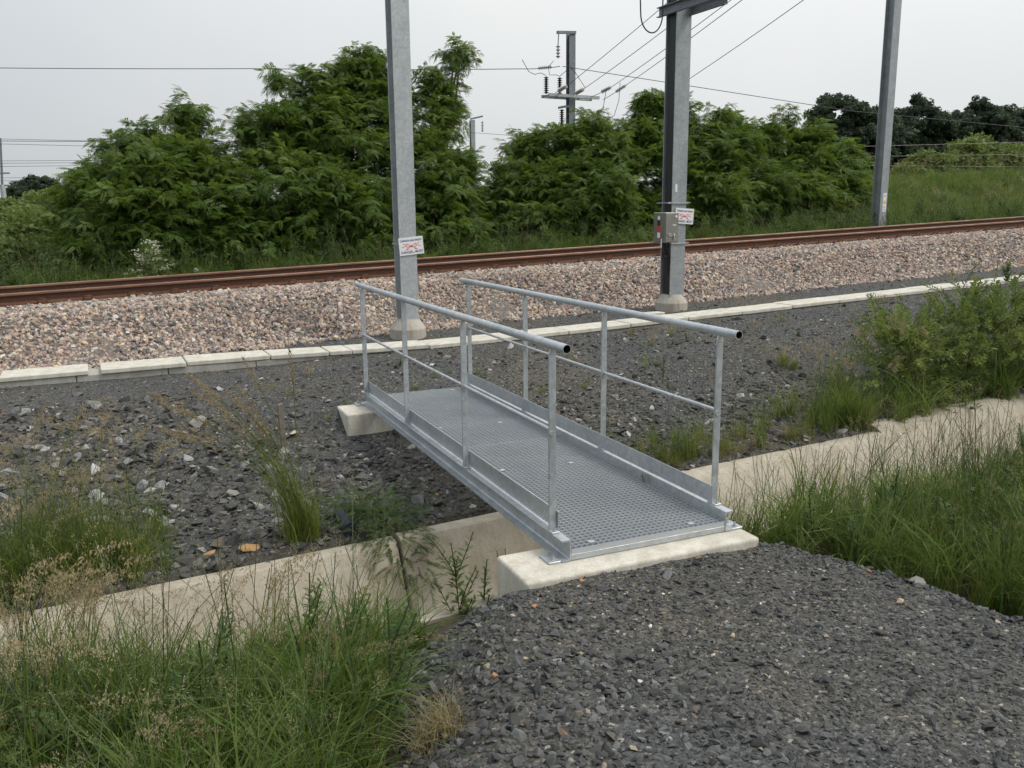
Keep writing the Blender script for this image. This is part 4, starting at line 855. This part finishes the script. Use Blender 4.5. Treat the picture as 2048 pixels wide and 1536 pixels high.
HED = [clump(560 + k, 'shrub_leaf', 120, .35, .06) for k in range(5)]
SHR = [sprig(580 + k, 'shrub_leaf', .28, 24, .056, .46) for k in range(5)]
VET = [sprig(600 + k, 'vetch_leaf', .22, 40, .034, .30, .5) for k in range(4)]

def crown_points(lobes, dens, clumps=14, shell=(.62, 1.0), rg=None, size=1.0, droop=.42):
    P, R_ = [], []
    for (x, y, z, r) in lobes:
        nc = max(3, int(clumps * r)) if r > .2 or dens > 15.5 else 3; 
        for _ in range(nc):
            d = rg.normal(0, 1, 3); d[2] = d[2] * .8 + .12; d /= np.linalg.norm(d); c = np.array([x, y, z]) + d * r * rg.uniform(*shell) * np.array([1, 1, .95])
            m_ = int(dens * rg.uniform(.6, 1.4) * (.45 + .55 * min(1, r)) * (.6 if r < .2 and dens < 15.5 else 1))
            for _ in range(m_):
                p = c + rg.normal(0, .11 * r + .10, 3) * np.array([1, 1, .62]); o_ = p - np.array([x, y, z - .35 * r]); o_ /= np.linalg.norm(o_) + 1e-6; o_ = o_ + rg.normal(0, .35, 3); 
                P.append(p); R_.append((rg.normal(0, .35), -math.atan2(o_[2], math.hypot(o_[0], o_[1])) * .62 + rg.normal(droop, .25), math.atan2(o_[1], o_[0])))
    return np.array(P), np.array(R_)
def tree(name, label, cat, group, base, lobes, meshes, dens, scl, trunk_r=.09, seed=1, clumps=14, fill=0, limbs=True, stems=1, droop=.42):
    rg = np.random.default_rng(seed); root = tag(empty(name, base), label, cat, group); b = Vector(base)
    M_ = MB(); cs = sorted(lobes, key=lambda l: -l[2]); top = Vector(cs[0][:3]) - b
    low = min(l[2] for l in lobes) - b.z
    for s_ in range(stems):
        off = Vector((rg.normal(0, .12), rg.normal(0, .12), 0)) if stems > 1 else Vector((0, 0, 0)); tgt = (Vector(cs[s_ % len(cs)][:3]) - b)
        M_.tube([off + Vector((0, 0, -.15)), off * 1.0 + tgt * .33 + Vector((rg.normal(0, .08), rg.normal(0, .08), 0)), tgt * .66 + Vector((rg.normal(0, .08), rg.normal(0, .08), 0)), tgt], [trunk_r, trunk_r * .75, trunk_r * .5, trunk_r * .15], 7)
    if limbs:
        for l in [l for l in lobes if l[3] > .2 or trunk_r < .03]:
            q = Vector(l[:3]) - b; a = top * min(.8, max(.15, .45 * q.z / max(top.z, .1))); mid = a.lerp(q, .55) + Vector((0, 0, -.1)); M_.tube([a, mid, q, q + Vector((rg.normal(0, .3), rg.normal(0, .3), .5)) * l[3]], [trunk_r * .5, trunk_r * .35, trunk_r * .2, .006], 5)
    M_.build('trunk', MAT['bark'], root)
    P, R_ = crown_points(lobes, dens, clumps, rg=rg, droop=droop); 
    S = np.clip(rg.normal(scl, scl * .2, len(P)), scl * .5, scl * 1.6)
    scatter('crown', P - np.array(base), R_, S, rg.integers(0, len(meshes), len(P)), meshes, root, kind='stuff')
    return root
def LB(lst): return [(*W2(u, v), z, r) for (u, v, z, r) in lst]
def gb(u, v): x, y = W2(u, v); return (x, y, float(ground_z(x, y)))
TR = {
 'A': ('leafy robinia thicket at the left end of the row, behind the white flowers', (-.7, 17.2), [(-1.95, 17, 2.2, .72), (-1.35, 17.5, 2.75, .72), (-.38, 17.5, 2.87, .95), (.45, 18, 3.25, .75), (-.85, 16.5, 1.78, 1.17), (.56, 17, 2.09, 1.06), (-1.85, 16.2, 1.3, .72), (.27, 16.2, 1.25, .86)]),
 'B': ('tallest robinia of the row, left of the sign on the near mast', (3.3, 17.6), [(2.3, 18, 3.65, .9), (3.4, 18.5, 4.05, 1.06), (4.6, 19, 4.75, .84), (3.99, 18, 3.42, 1.36), (2.02, 17, 2.42, 1.27), (3.26, 16.6, 1.85, 1.28), (1.32, 16.2, 1.33, .88), (4.89, 19, 5.3, .42), (5.5, 19, 5.0, .35)]),
 'C': ('robinia with one long shoot above it, directly right of the near mast', (5.8, 17.6), [(6.05, 18.5, 4.16, .88), (6.52, 18.5, 4.85, .36), (6.78, 18.5, 5.35, .2), (6.95, 18.5, 5.75, .17), (7.05, 18.5, 6.1, .12), (5.7, 17.5, 2.81, 1.2), (6.4, 17.5, 2.75, .55), (5.48, 16.6, 1.58, 1.22), (4.04, 16.2, 1.2, .81)]),
 'D': ('robinia growing in front of the crossarm mast', (10.1, 17.4), [(9.15, 18.5, 3.6, .42), (10.05, 18.5, 3.45, .88), (10.9, 18, 3.25, 1.05), (8.95, 17.5, 2.25, .88), (10.0, 17, 2.18, 1.35), (8.6, 16.6, 1.4, .9), (10.32, 16.6, 1.64, .94), (8.25, 17.6, 2.6, .36), (7.75, 17.2, 1.45, .72), (7.9, 17.4, 2.3, .5), (7.3, 17.2, 1.2, .6), (8.4, 17.8, 3.0, .25), (13.0, 18.5, 4.0, .85), (13.34, 18.5, 4.65, .3)]),
 'E': ('robinia thicket behind the mast with the switch box', (14.9, 17.8), [(12.95, 18, 2.9, 1.17), (15.3, 19, 3.95, .94), (15.9, 18.5, 3.5, 1.09), (14.59, 17.5, 2.17, 1.41), (17.49, 19, 4.0, .89), (16.29, 17.5, 2.32, 1.22), (14.25, 16.9, 1.31, .73), (12.6, 17.2, 1.6, .9)]),
 'F': ('robinia at the right end of the row beside the mast beyond the rails', (19.2, 18.0), [(19.21, 19, 3.7, .9), (19.65, 18.5, 3.15, 1.07), (17.98, 17.8, 2.17, 1.27), (20.56, 18.5, 2.83, .84), (20.78, 18, 2.17, .83), (19.2, 17.5, 1.69, .88), (21.3, 18.5, 3.05, .55)])}
def shoots(lb, seed, n=9):
    rg = np.random.default_rng(seed); zs = sorted(l[2] + l[3] for l in lb); out_ = []
    hi = [l for l in lb if l[2] + l[3] > zs[len(zs) // 3]]
    for _ in range(n):
        l = hi[rg.integers(len(hi))]; a = rg.uniform(0, 6.28); q = rg.uniform(.2, .75); b_ = (l[0] + math.cos(a) * l[3] * q, l[1] + math.sin(a) * l[3] * q * .6, l[2] + l[3] * math.sqrt(1 - q * q)); L_ = rg.uniform(.15, .52); lx = rg.normal(0, .25)
        out_ += [(b_[0] + lx * L_ * t, b_[1], b_[2] + L_ * t - .05, .17 - .1 * t) for t in (.15, .5, .8, 1.0)]
    return lb + out_
for k, (lab, (u, v), lb) in TR.items():
    lb = shoots(lb, 300 + ord(k), 2 if k == 'C' else 5 if k in 'FD' else 8)
    tree('robinia_tree', lab, 'tree', 'robinias along the far side of the track', gb(u, v), [(x_, y_, z_ - .17, max(.09, r_ - (.10 if r_ > .3 else 0))) for x_, y_, z_, r_ in LB(lb)], SPR, 15.4, .60, .08, 40 + ord(k), 50, stems=3, droop=.30)
tree('hedge_bush', 'dark scrubby bush at the left edge beyond the track', 'bush', 'scrub beyond the track', gb(-3.6, 18.6), LB([(-3.62, 19, 1.0, .6), (-2.93, 19.5, 1.1, .55), (-3.9, 18, .7, .55), (-4.6, 18.6, .9, .7), (-2.7, 18.2, .7, .6)]), HED, 7, 1.0, .05, 3, 22)
tree('hedge_bush', 'pale green bush below the distant round tree at the left', 'bush', 'scrub beyond the track', gb(-4.0, 26), LB([(-4.2, 26, 1.35, .8), (-3.0, 26.5, 1.45, .8), (-2.0, 26, 1.3, .9), (-5.2, 26, 1.2, .8), (-3.6, 25.4, .8, 1.0), (-2.2, 25.2, .7, 1.0)]), HED, 7, 1.1, .05, 4, 18)
hb = [('light green bush on the grassy bank just right of the far mast', (39.2, 30), [(39.2, 30, 3.3, 1.1), (37.6, 30, 2.7, .9), (40.6, 30.5, 3.0, .9)]),
      ('larger bush on the crest of the grassy bank under the dark trees', (43.7, 31), [(43.66, 31, 4.0, 1.15), (42.4, 31, 3.4, 1.0), (45.2, 31.4, 4.5, .9), (44.6, 30.6, 3.2, 1.1)]),
      ('bush on the grassy bank at the right edge of the picture', (47.6, 31), [(46.9, 31, 3.8, 1.3), (48.6, 31, 4.2, 1.2), (50.0, 31, 3.9, 1.2)])]
for k, (lab, (u, v), lb) in enumerate(hb): tree('bank_bush', lab, 'bush', 'bushes on the grassy bank', gb(u, v), LB(lb), HED, 9, 1.5, .06, 60 + k, 20)
ok_ = [('dark oak at the left end of the distant tree row', (69, 66), [(68.98, 65, 9.7, 3.0), (66.2, 65, 7.6, 2.3), (72.0, 65, 7.3, 2.7), (69.0, 65, 6.0, 2.6), (74, 65.5, 9.6, 2.2), (76.5, 65.5, 8.2, 2.4), (64.4, 65, 6.0, 1.9)]),
       ('dark oak just right of the far mast in the distant tree row', (82.5, 67), [(82.35, 67, 10.3, 2.9), (79.3, 67, 8.2, 2.5), (86.3, 67, 8.7, 2.8), (82, 67, 6.6, 2.6)]),
       ('dark oak with a rounded top near the right end of the distant row', (92.5, 66), [(91.75, 66, 10.8, 2.8), (88.9, 66, 8.6, 2.4), (95.6, 66, 9.7, 2.5), (92, 66, 7.2, 2.4)]),
       ('dark tree cut off by the right edge of the picture', (102, 66), [(101.3, 66, 10.8, 2.3), (103.5, 66, 9.2, 2.6), (100.8, 66, 7.4, 1.6)])]
for k, (lab, (u, v), lb) in enumerate(ok_): tree('oak_tree', lab, 'tree', 'distant dark oaks', gb(u, v), [(x_, y_, z_ + .1, r_ * 1.12) for x_, y_, z_, r_ in LB(lb)], OAK, 10, 1.0, .38, 70 + k, 11)
tree('distant_tree', 'small rounded dark tree far off at the left edge', 'tree', None, gb(-5.4, 90), LB([(-5.56, 90, 4.1, 1.4), (-4.14, 90, 3.85, 1.2), (-7.04, 90, 3.6, 1.1), (-5.6, 90, 2.9, 1.7), (-3.0, 90, 3.2, 1.2)]), OAK, 9, .55, .2, 81, 16)

# ---- grass masses
TF = {k: [tuft(700 + 10 * i + j, k) for j in range(3)] for i, k in enumerate(['lush', 'tall', 'nod', 'thin', 'dry', 'bright', 'short'])}
def grass(name, label, P, kinds, scl, cat='grass', parent=None, windaz=None, fac=None):
    P = np.asarray(P); n = len(P); ms = []; idx = np.zeros(n, int); pr = np.cumsum([k[1] for k in kinds]); pr = pr / pr[-1]; ch = np.searchsorted(pr, RNG.uniform(0, 1, n))
    for i, (k, _) in enumerate(kinds): 
        m_ = ch == i; idx[m_] = len(ms) + RNG.integers(0, 3, m_.sum()); ms += TF[k]
    R_ = np.stack([RNG.normal(0, .10, n), RNG.normal(0, .10, n), RNG.uniform(0, 6.28, n) if windaz is None else RNG.normal(windaz, .9, n)], 1)
    S = np.clip(RNG.normal(scl, scl * .25, n), scl * .45, scl * 1.7)
    if fac is not None: S = S * fac(P[:, 0], P[:, 1])
    return tag(scatter(name, P, R_, S, idx, ms, parent), label, cat, kind='stuff')
def pts_uv(n, u0, u1, v0, v1, cond=None):
    u = RNG.uniform(u0, u1, n); v = RNG.uniform(v0, v1, n); x, y = W2(u, v)
    if cond is not None: k = cond(u, v, x, y); x, y = x[k], y[k]
    return np.stack([x, y, ground_z(x, y) - .01], 1)
left_ok = lambda u, v, x, y: (dist_poly(x, y) > .60 - .18 * (RNG.uniform(0, 1, len(x)) ** 3)) & ((v < .42) | (RNG.uniform(0, 1, len(x)) < .0))
P1 = pts_uv(1250, -4.6, -.75, -1.7, .43, left_ok)
grass('tall_grass', 'tall green seeding grass filling the lower left corner beside the channel', P1, [('lush', 6), ('tall', 1.4), ('nod', .6), ('thin', .6), ('bright', 2.2), ('dry', .6)], .94, fac=lambda x, y: 1 - .42 * sstep(-.35, .3, y - .04 * x) * sstep(-2.6, -1.6, x))
P1b = pts_uv(300, -4.4, -1.75, -.9, .43, lambda u, v, x, y: RNG.uniform(0, 1, len(x)) < sstep(-1.7, -2.6, u))
grass('seeding_grass', 'tall tan seeding grass stalks at the left edge in front of the channel', P1b, [('nod', 1.5), ('tall', 3), ('bright', 2.0), ('dry', .5)], 1.12)
P2 = pts_uv(2200, 1.2, 8.5, -3.0, .43, lambda u, v, x, y: (dist_poly(x, y) > .34 + .12 * RNG.uniform(0, 1, len(x))))
grass('tall_grass', 'tall green grass growing right of the gravel path beside the channel', P2, [('lush', 5), ('tall', 1.4), ('thin', 1.8), ('bright', 1.6), ('dry', .7)], .90, fac=lambda x, y: (1 - .10 * sstep(-.3, .35, y - .04 * x)) * (1 - .12 * sstep(2.2, 1.5, x)))
P3 = pts_uv(3800, -8, 30, 13.9, 16.3)
grass('verge_grass', 'rough grass verge between the ballast and the robinias', P3, [('lush', 4), ('tall', 1.2), ('thin', .6), ('bright', 1.2)], 1.1)
P4 = pts_uv(7500, 17, 60, 15.6, 40, lambda u, v, x, y: (RNG.uniform(0, 1, len(x)) < np.clip(1.3 - v / 40, .2, 1)))
grass('bank_grass', 'long olive grass covering the bank behind the rails at the right', P4, [('lush', 3), ('tall', 1.2), ('bright', 2), ('nod', .5)], 1.5)
P5 = pts_uv(330, -3.6, -1.75, 1.88, 2.7, lambda u, v, x, y: RNG.uniform(0, 1, len(x)) < sstep(-1.7, -2.5, u) * sstep(2.75, 2.0, v))
grass('lip_grass', 'bright grass along the far lip of the channel at the left', P5, [('bright', 4), ('tall', 2), ('nod', 2), ('dry', .8)], .95)
P6 = pts_uv(420, 3.7, 9.5, 1.86, 3.4, lambda u, v, x, y: RNG.uniform(0, 1, len(x)) < sstep(3.3, 2.1, v))
grass('lip_grass', 'grass along the far lip of the channel below the shrubs at the right', P6, [('lush', 2), ('bright', 2), ('tall', 2), ('nod', 1), ('dry', 1)], .85)
P6b = pts_uv(70, 1.5, 3.8, 1.9, 2.5, lambda u, v, x, y: RNG.uniform(0, 1, len(x)) < sstep(2.6, 1.9, v) * .9)
grass('lip_grass', 'sparse yellow green grass on the far lip just right of the footbridge', P6b, [('bright', 3), ('thin', 2), ('dry', 2)], .7)
# grass rooted on the channel bed, seen against its wall
P7 = np.concatenate([pts_uv(24, -3.4, -1.1, .62, 1.0), pts_uv(150, 1.75, 6.8, .62, 1.0)]); P7[:, 2] = [float(-.88 + gz(UVof(q[0], q[1])[0])) for q in P7]
grass('channel_grass', 'thin seeding grass stalks rooted in the channel, seen against its pale wall', P7, [('tall', 2), ('thin', 4)], 1.12)
# sparse low weeds on the trackside gravel
P8 = pts_uv(170, -1, 13, 3.9, 6.2, lambda u, v, x, y: (wob(x, y, .7) > .1))
grass('low_weeds', 'sparse low green weeds dotted over the trackside gravel', P8, [('short', 4), ('dry', .7)], .8)

HB = [herb(120 + k, .30 + .06 * k, 5, .06, k == 1, .45) for k in range(4)]
def weeds(name, label, P, scl, seed):
    rg = np.random.default_rng(seed); n = len(P)
    return tag(scatter(name, P, np.stack([rg.normal(0, .12, n), rg.normal(0, .12, n), rg.uniform(0, 6.28, n)], 1), np.clip(rg.normal(scl, scl * .25, n), scl * .5, scl * 1.6), rg.integers(0, 4, n), HB), label, 'weeds', kind='stuff')
weeds('leafy_weeds', 'leafy green weeds mixed into the grass at the lower left', pts_uv(220, -4.2, -.95, -1.4, .15, left_ok), .85, 1)
weeds('leafy_weeds', 'leafy green weeds mixed into the grass right of the path', pts_uv(60, 1.7, 6.5, -2.2, .1, lambda u, v, x, y: dist_poly(x, y) > .45), .9, 2)
weeds('leafy_weeds', 'leafy weeds in the verge below the robinias', pts_uv(420, -7, 26, 14.0, 16.0), 1.6, 3)
# ---- single grass tufts on the far bank
def one_tuft(label, u, v, kinds, scl, n, spread, seed, lean=None):
    rg = np.random.default_rng(seed); x, y, z = gb(u, v); o = tag(empty('grass_tuft', (x, y, z)), label, 'grass tuft', 'grass tufts on the far bank')
    P = np.stack([rg.normal(0, spread, n), rg.normal(0, spread * .7, n), np.zeros(n)], 1); P[:, 2] = ground_z(P[:, 0] + x, P[:, 1] + y) - z - .01
    ms = sum([TF[k] for k in kinds], []); R_ = np.stack([rg.normal(0, .1, n), rg.normal(0, .1, n), rg.uniform(0, 6.28, n)], 1)
    if lean is not None: R_ = np.stack([0 * P[:, 0] + rg.normal(0, .06, n), np.full(n, lean) + rg.normal(0, .08, n), rg.normal(0, .3, n)], 1)
    scatter('blades', P, R_, np.clip(rg.normal(scl, .15 * scl, n), .4 * scl, 1.6 * scl), rg.integers(0, len(ms), n), ms, o, kind='stuff'); return o
one_tuft('tall reedy grass tuft with brown plumes leaning left above the channel lip', -1.02, 1.93, ['bright'], .85, 7, .055, 1)
rg = np.random.default_rng(5); vb = VB(); add_stems(vb, rg, 22, .80, 1.20, .44, .045, 1, 3, .24, 170, .05, rg.normal(3.05, .16, 22), .012, .010, .0030); add_blades(vb, rg, 130, .3, .9, .34, .06, .005, 1, az=rg.normal(2.95, .6, 130)); 
o_ = link('plume_stalk', vb.mesh('plume_stalk', GM), None, bpy.data.objects['grass_tuft']); o_.location = (0, 0, 0)
one_tuft('yellow green tuft with pale heads against the inside of the right handrail post', 2.30, 2.06, ['bright', 'tall'], .78, 9, .11, 2)
one_tuft('small bright tuft just right of the near right handrail post', 2.72, 2.02, ['bright', 'short'], .62, 5, .06, 3)
one_tuft('dried straw coloured little tuft on the lip between two green tufts', 3.45, 2.03, ['dry'], .95, 4, .05, 4)
one_tuft('dense upright green tuft with brown tops at the foot of the right shrubs', 3.98, 2.10, ['bright', 'tall', 'nod'], 1.15, 14, .14, 5)
one_tuft('ochre dry tuft at the foot of the dense green tuft', 4.12, 1.95, ['dry', 'bright'], .9, 6, .08, 6)
one_tuft('rounded green patch lying flat on the trackside gravel', 5.25, 3.92, ['short', 'bright'], .55, 7, .12, 7)
one_tuft('brownish dry tuft under the middle rail of the right handrail', 1.75, 2.35, ['dry', 'thin'], .8, 6, .14, 8)
one_tuft('withered straw clump at the bottom of the gravel mound by the tall grass', -1.08, -.86, ['dry'], .75, 7, .05, 9)

# ---- shrubs and herbs
def shrub(name, label, u, v, lobes, meshes, dens, scl, seed, clumps=26, group=None, trunk=.012, cat='shrub', droop=-.25):
    x, y, z = gb(u, v); return tree(name, label, cat, group, (x, y, z), [(*W2(a, b_), z + h, r) for a, b_, h, r in lobes], meshes, dens, scl, trunk, seed, clumps, stems=4, droop=droop)
shrub('leafy_shrub', 'bushy light green shrub on the far bank, left one of the pair at the right', 5.5, 2.55, [(5.15, 2.5, .30, .26), (5.6, 2.6, .42, .30), (5.9, 2.8, .55, .30), (5.5, 2.3, .18, .25), (5.05, 2.3, .12, .18), (5.75, 2.9, .62, .16), (6.0, 2.5, .35, .28)], SHR, 11, .85, 31, 44, 'shrubs on the far bank')
shrub('leafy_shrub', 'taller denser green shrub cut off by the right edge on the far bank', 6.9, 2.5, [(6.6, 2.5, .45, .34), (7.1, 2.6, .5, .38), (6.8, 2.9, .60, .28), (7.4, 2.8, .64, .33), (6.4, 2.2, .2, .3), (7.0, 2.1, .25, .35), (7.8, 2.6, .6, .4)], SHR, 11, .9, 32, 40, 'shrubs on the far bank')
shrub('trailing_vetch', 'dark green trailing plant hanging over the channel lip left of the footbridge', -.42, 1.95, [(-.50, 2.02, .05, .11), (-.60, 2.12, .04, .10), (-.42, 1.9, .04, .10), (-.45, 1.72, -.02, .08), (-.42, 1.66, -.09, .07), (-.38, 1.60, -.17, .055), (-.68, 2.0, .05, .09), (-.44, 1.78, .02, .09), (-.35, 1.57, -.23, .04)], VET, 26, .40, 33, 90, None, .006, 'plant', .3)
hm = tree('hemlock_plant', 'bushy plant with creamy white flower heads beyond the left rails', 'plant', None, gb(-1.05, 14.9), [(*W2(a, b_), gb(-1.05, 14.9)[2] + h, r) for a, b_, h, r in ((-1.1, 14.9, .45, .28), (-.75, 15, .35, .26), (-1.35, 15, .3, .22), (-1.0, 14.8, .75, .18))], SHR, 7, .7, .01, 35, 30, stems=3)
vb = VB(); rg = np.random.default_rng(36); Q = []
for (a, b_, h, r) in ((-1.1, 14.6, .5, .3), (-.72, 14.6, .38, .28), (-1.35, 14.6, .35, .24), (-1.0, 14.55, .9, .18), (-1.15, 14.6, .72, .2)):
    for _ in range(17):
        c = np.array([*W2(a, b_), gb(-1.05, 14.9)[2] + h]) + rg.normal(0, r * .6, 3); 
        for _ in range(12): p = c + rg.normal(0, .04, 3) * [1, 1, .35]; s = .020; e = rg.normal(0, 1, 3); e /= np.linalg.norm(e); f_ = np.cross(e, [0.3, .2, 1]); f_ /= np.linalg.norm(f_); Q.append([p - e * s, p + f_ * s, p + e * s, p - f_ * s])
vb.quads(np.array(Q) - np.array(gb(-1.05, 14.9)), 0); link('flower_head', vb.mesh('flower_head', ['flower_white']), None, hm)
def herb_at(name, label, u, v, mesh, scl=1.0, rz=0.0, dz=0.0, group=None):
    o = link(name, mesh); x, y, z = gb(u, v); o.location = (x, y, z + dz); o.scale = (scl,) * 3; o.rotation_euler = (0, 0, rz); return tag(o, label, 'plant', group)
herb_at('willowherb', 'tall branching willowherb with reddish stem in front of the channel wall', -.44, .50, herb(41, .58, 9, .062, True, .36), 1.12, .4, -.02)
herb_at('willowherb', 'slim single willowherb stalk next to the branching one', -.29, .52, herb(42, .46, 3, .066, False, .24), 1.12, 1.4, -.02)
herb_at('dried_stalk', 'thin brown dried stalk against the left corner of the near concrete block', -.19, .40, herb(43, .38, 2, .032, True, .4), 1.0, .4, -.02)
herb_at('red_stemmed_weed', 'reddish stemmed weed with a green tuft standing on the trackside gravel', 3.42, 3.95, herb(44, .32, 6, .034, True, .25), 1.0)
herb_at('thistle', 'dark green spiky thistle rising from the bank above the left grass', -2.05, 2.3, herb(45, .55, 3, .07, False, .35), 1.0)
herb_at('thistle', 'dark upright thistle among the grass right of the gravel path', 1.95, .30, herb(46, .42, 3, .07, False, .4), 1.0)
herb_at('trough_weed', 'leafy weed hanging over the cable trough at the right edge', 12.1, 6.05, herb(47, .5, 7, .09, False, .5), 1.0)
rgw = np.random.default_rng(77)
for k in range(5): herb_at('gravel_seedling', ['small green seedling on the gravel behind the far left handrail post', 'small green seedling on the gravel beyond the far end of the deck', 'small green seedling on the gravel behind the right handrail end', 'seedling on the gravel farthest right near the shrub', 'seedling on the gravel just left of the flat green patch'][k], [.95, 1.5, 4.6, 8.3, 6.0][k], [5.6, 4.9, 5.1, 5.3, 4.6][k], herb(90 + k, .12, 2, .03, False, .5), 1.0, group='seedlings on the trackside gravel')
# broad leaves at the foot of the left grass
vb = VB(); rg = np.random.default_rng(50)
for k in range(70):
    a = rg.uniform(0, 6.28); p = np.array([rg.normal(0, .35), rg.normal(0, .16), rg.uniform(.10, .30)]); leafpair(vb, rg, p, np.array([math.cos(a), math.sin(a), rg.uniform(-.3, .35)]), rg.uniform(.05, .085), rg.uniform(.04, .06), 0)
o = link('bindweed', vb.mesh('bindweed', ['weed_leaf'])); o.location = gb(-1.75, -.25); tag(o, 'broad green bindweed leaves low in the bottom left grass', 'plant')

# ================================================================== LOOSE ROCKS AND SMALL THINGS
def rock(label, u, v, s, mat, seed, squash=(1, .8, .55), rz=0, group='odd coloured stones', dz=.25, cat='stone', xy=None):
    me = stone_mesh('stone', mat, 22, *squash, seed); o = link('loose_stone', me)
    x, y = xy if xy else W2(u, v); o.location = (x, y, float(ground_z(x, y)) + s * dz * squash[2]); o.scale = (s,) * 3; o.rotation_euler = (random.uniform(-.25, .25), random.uniform(-.25, .25), rz); return tag(o, label, cat, group)
def pebble(x, y, s, mat, seed, squash=(1.1, .85, .6)):
    o = bpy.data.objects.new('stone', stone_mesh('stone', mat, 14, *squash, seed)); COL.objects.link(o); o.parent = ground
    o.location = (x, y, float(ground_z(x, y)) + s * .22); o.scale = (s,) * 3; o.rotation_euler = (random.uniform(-.5, .5), random.uniform(-.5, .5), random.uniform(0, 6))
for k, (x, y, s, c_) in enumerate([(-.38, -.35, .036, 'orange'), (-.52, -.41, .030, 'tan'), (-.63, -.8, .027, 'tan'), (-.78, -.82, .034, 'orange'), (-.93, -1.19, .038, 'pink'), (-.73, -1.34, .048, 'brown'), (-.68, -1.04, .052, 'green_grey'),
    (1.24, -1.04, .05, 'tan'), (.33, -.91, .05, 'green_grey'), (.31, -.97, .034, 'tan'), (1.41, -.68, .034, 'orange'), (.67, -.20, .05, 'brown'), (1.49, -1.37, .032, 'tan'), (.01, -.76, .026, 'white'), (-.73, -.46, .034, 'brown'),
    (-.14, -.59, .022, 'white'), (-.28, -1.14, .024, 'white'), (-.84, -1.23, .024, 'brown'), (.11, -1.09, .030, 'pink'), (-.05, -.21, .034, 'orange'), (.25, -.5, .018, 'white'), (.6, -.8, .016, 'white'), (.9, -.5, .014, 'white'), (-.1, -.95, .018, 'white'), (.7, -1.3, .018, 'white')]):
    pebble(x, y, s, c_ + '_stone', 900 + k)
for k, (u, v, s, c_) in enumerate([(-1.95, 3.75, .20, 'pale_rock'), (-2.1, 3.95, .13, 'pale_rock'), (-1.8, 3.6, .11, 'pale_rock'), (-2.9, 4.15, .20, 'pale_rock'), (-2.55, 3.4, .15, 'pale_rock'), (-2.4, 4.3, .13, 'grey_stone'), (-1.55, 5.25, .13, 'pale_rock'),
    (-2.85, 5.9, .12, 'pale_rock'), (-2.2, 5.7, .10, 'pale_rock'), (-1.9, 2.95, .16, 'pale_rock'), (-2.3, 3.1, .14, 'grey_stone'), (-1.3, 3.05, .12, 'grey_stone'), (-3.1, 3.6, .18, 'pale_rock'), (-2.7, 4.7, .12, 'pale_rock'), (-2.0, 4.8, .09, 'pale_rock'), (-1.5, 3.9, .09, 'grey_stone'),
    (-1.0, 5.9, .10, 'white_stone'), (-.5, 6.2, .08, 'white_stone'), (-.62, 4.0, .10, 'pink_stone'), (-.55, 4.25, .07, 'white_stone'), (.35, 4.6, .06, 'white_stone'), (-.15, 4.55, .07, 'pale_rock'), (1.3, 5.5, .06, 'white_stone'), (4.0, 5.6, .07, 'pink_stone'), (4.3, 5.8, .08, 'pale_rock'), (7.2, 5.4, .07, 'white_stone'), (6.3, 4.6, .06, 'pale_rock'), (2.5, 3.2, .08, 'grey_stone'), (3.1, 2.7, .10, 'grey_stone'), (3.4, 2.4, .11, 'pale_rock'), (-.3, 2.1, .05, 'orange_stone'), (.1, 2.25, .05, 'orange_stone'),
    (.55, 7.35, .14, 'tan_stone'), (.35, 7.28, .07, 'tan_stone'), (-.35, 7.7, .06, 'tan_stone'), (.2, 7.65, .05, 'white_stone'), (3.3, 7.1, .06, 'tan_stone'), (3.5, 6.95, .06, 'white_stone')]):
    x, y = W2(u, v); pebble(x, y, s, c_, 950 + k, (1.25, .9, .5))
rgp = np.random.default_rng(99)
for k in range(20):
    u, v = rgp.uniform(-3.7, -1.3), rgp.uniform(2.6, 6.0); x, y = W2(u, v)
    pebble(x, y, float(np.clip(rgp.lognormal(math.log(.10), .35), .06, .22)), ['pale_rock', 'grey_stone', 'pale_rock', 'green_grey_stone'][k % 4], 1100 + k, (1.3, .95, .45))
rock('large flat grey rock at the edge of the gravel path beside the right grass', 0, 0, .125, 'grey_stone', 801, (1.25, .9, .5), .4, None, .3, 'rock', (1.60, -.82))
rock('ochre slab of rock on the channel lip behind the left grass', -1.36, 1.98, .13, 'ochre_rock', 802, (1.5, .7, .42), .1, 'ochre rocks on the channel lip', .3, 'rock')
rock('smaller ochre rock left of the ochre slab on the channel lip', -1.62, 2.03, .09, 'ochre_rock', 803, (1.3, .7, .45), .3, 'ochre rocks on the channel lip', .3, 'rock')
x, y, z = gb(-.74, 3.85)
M_ = MB(); M_.box(-.025, .025, -.014, .014, -.1, .42); o = M_.build('wooden_stake', MAT['old_wood'], None, bevel=.003); o.location = (x, y, z); o.rotation_euler = (.02, -.04, .3); tag(o, 'weathered wooden stake driven into the slate bank left of the footbridge', 'stake')
x, y, z = gb(-.69, 1.93)
M_ = MB(); M_.tube([(0, -.07, 0), (0, -.075, 0), (0, .02, .0), (0, .22, .01)], [.048, .055, .055, .055], 14); o = M_.build('drain_pipe_end', MAT['navy_plastic'], None, smooth=True); o.data.set_sharp_from_angle(angle=math.radians(40)); o.location = (x, y, z + .035); tag(o, 'dark navy plastic pipe end poking out at the channel lip', 'pipe')
M_ = MB(); M_.box(-.30, .16, -.09, .09, 0, .05); o = M_.build('spare_trough_lid', MAT['lid_concrete'], None, bevel=.006); o.location = W3(5.55, 7.18, .04); o.rotation_euler = (0, 0, .1); tag(o, 'loose cream concrete slab lying beside the base of the switch box mast', 'slab')
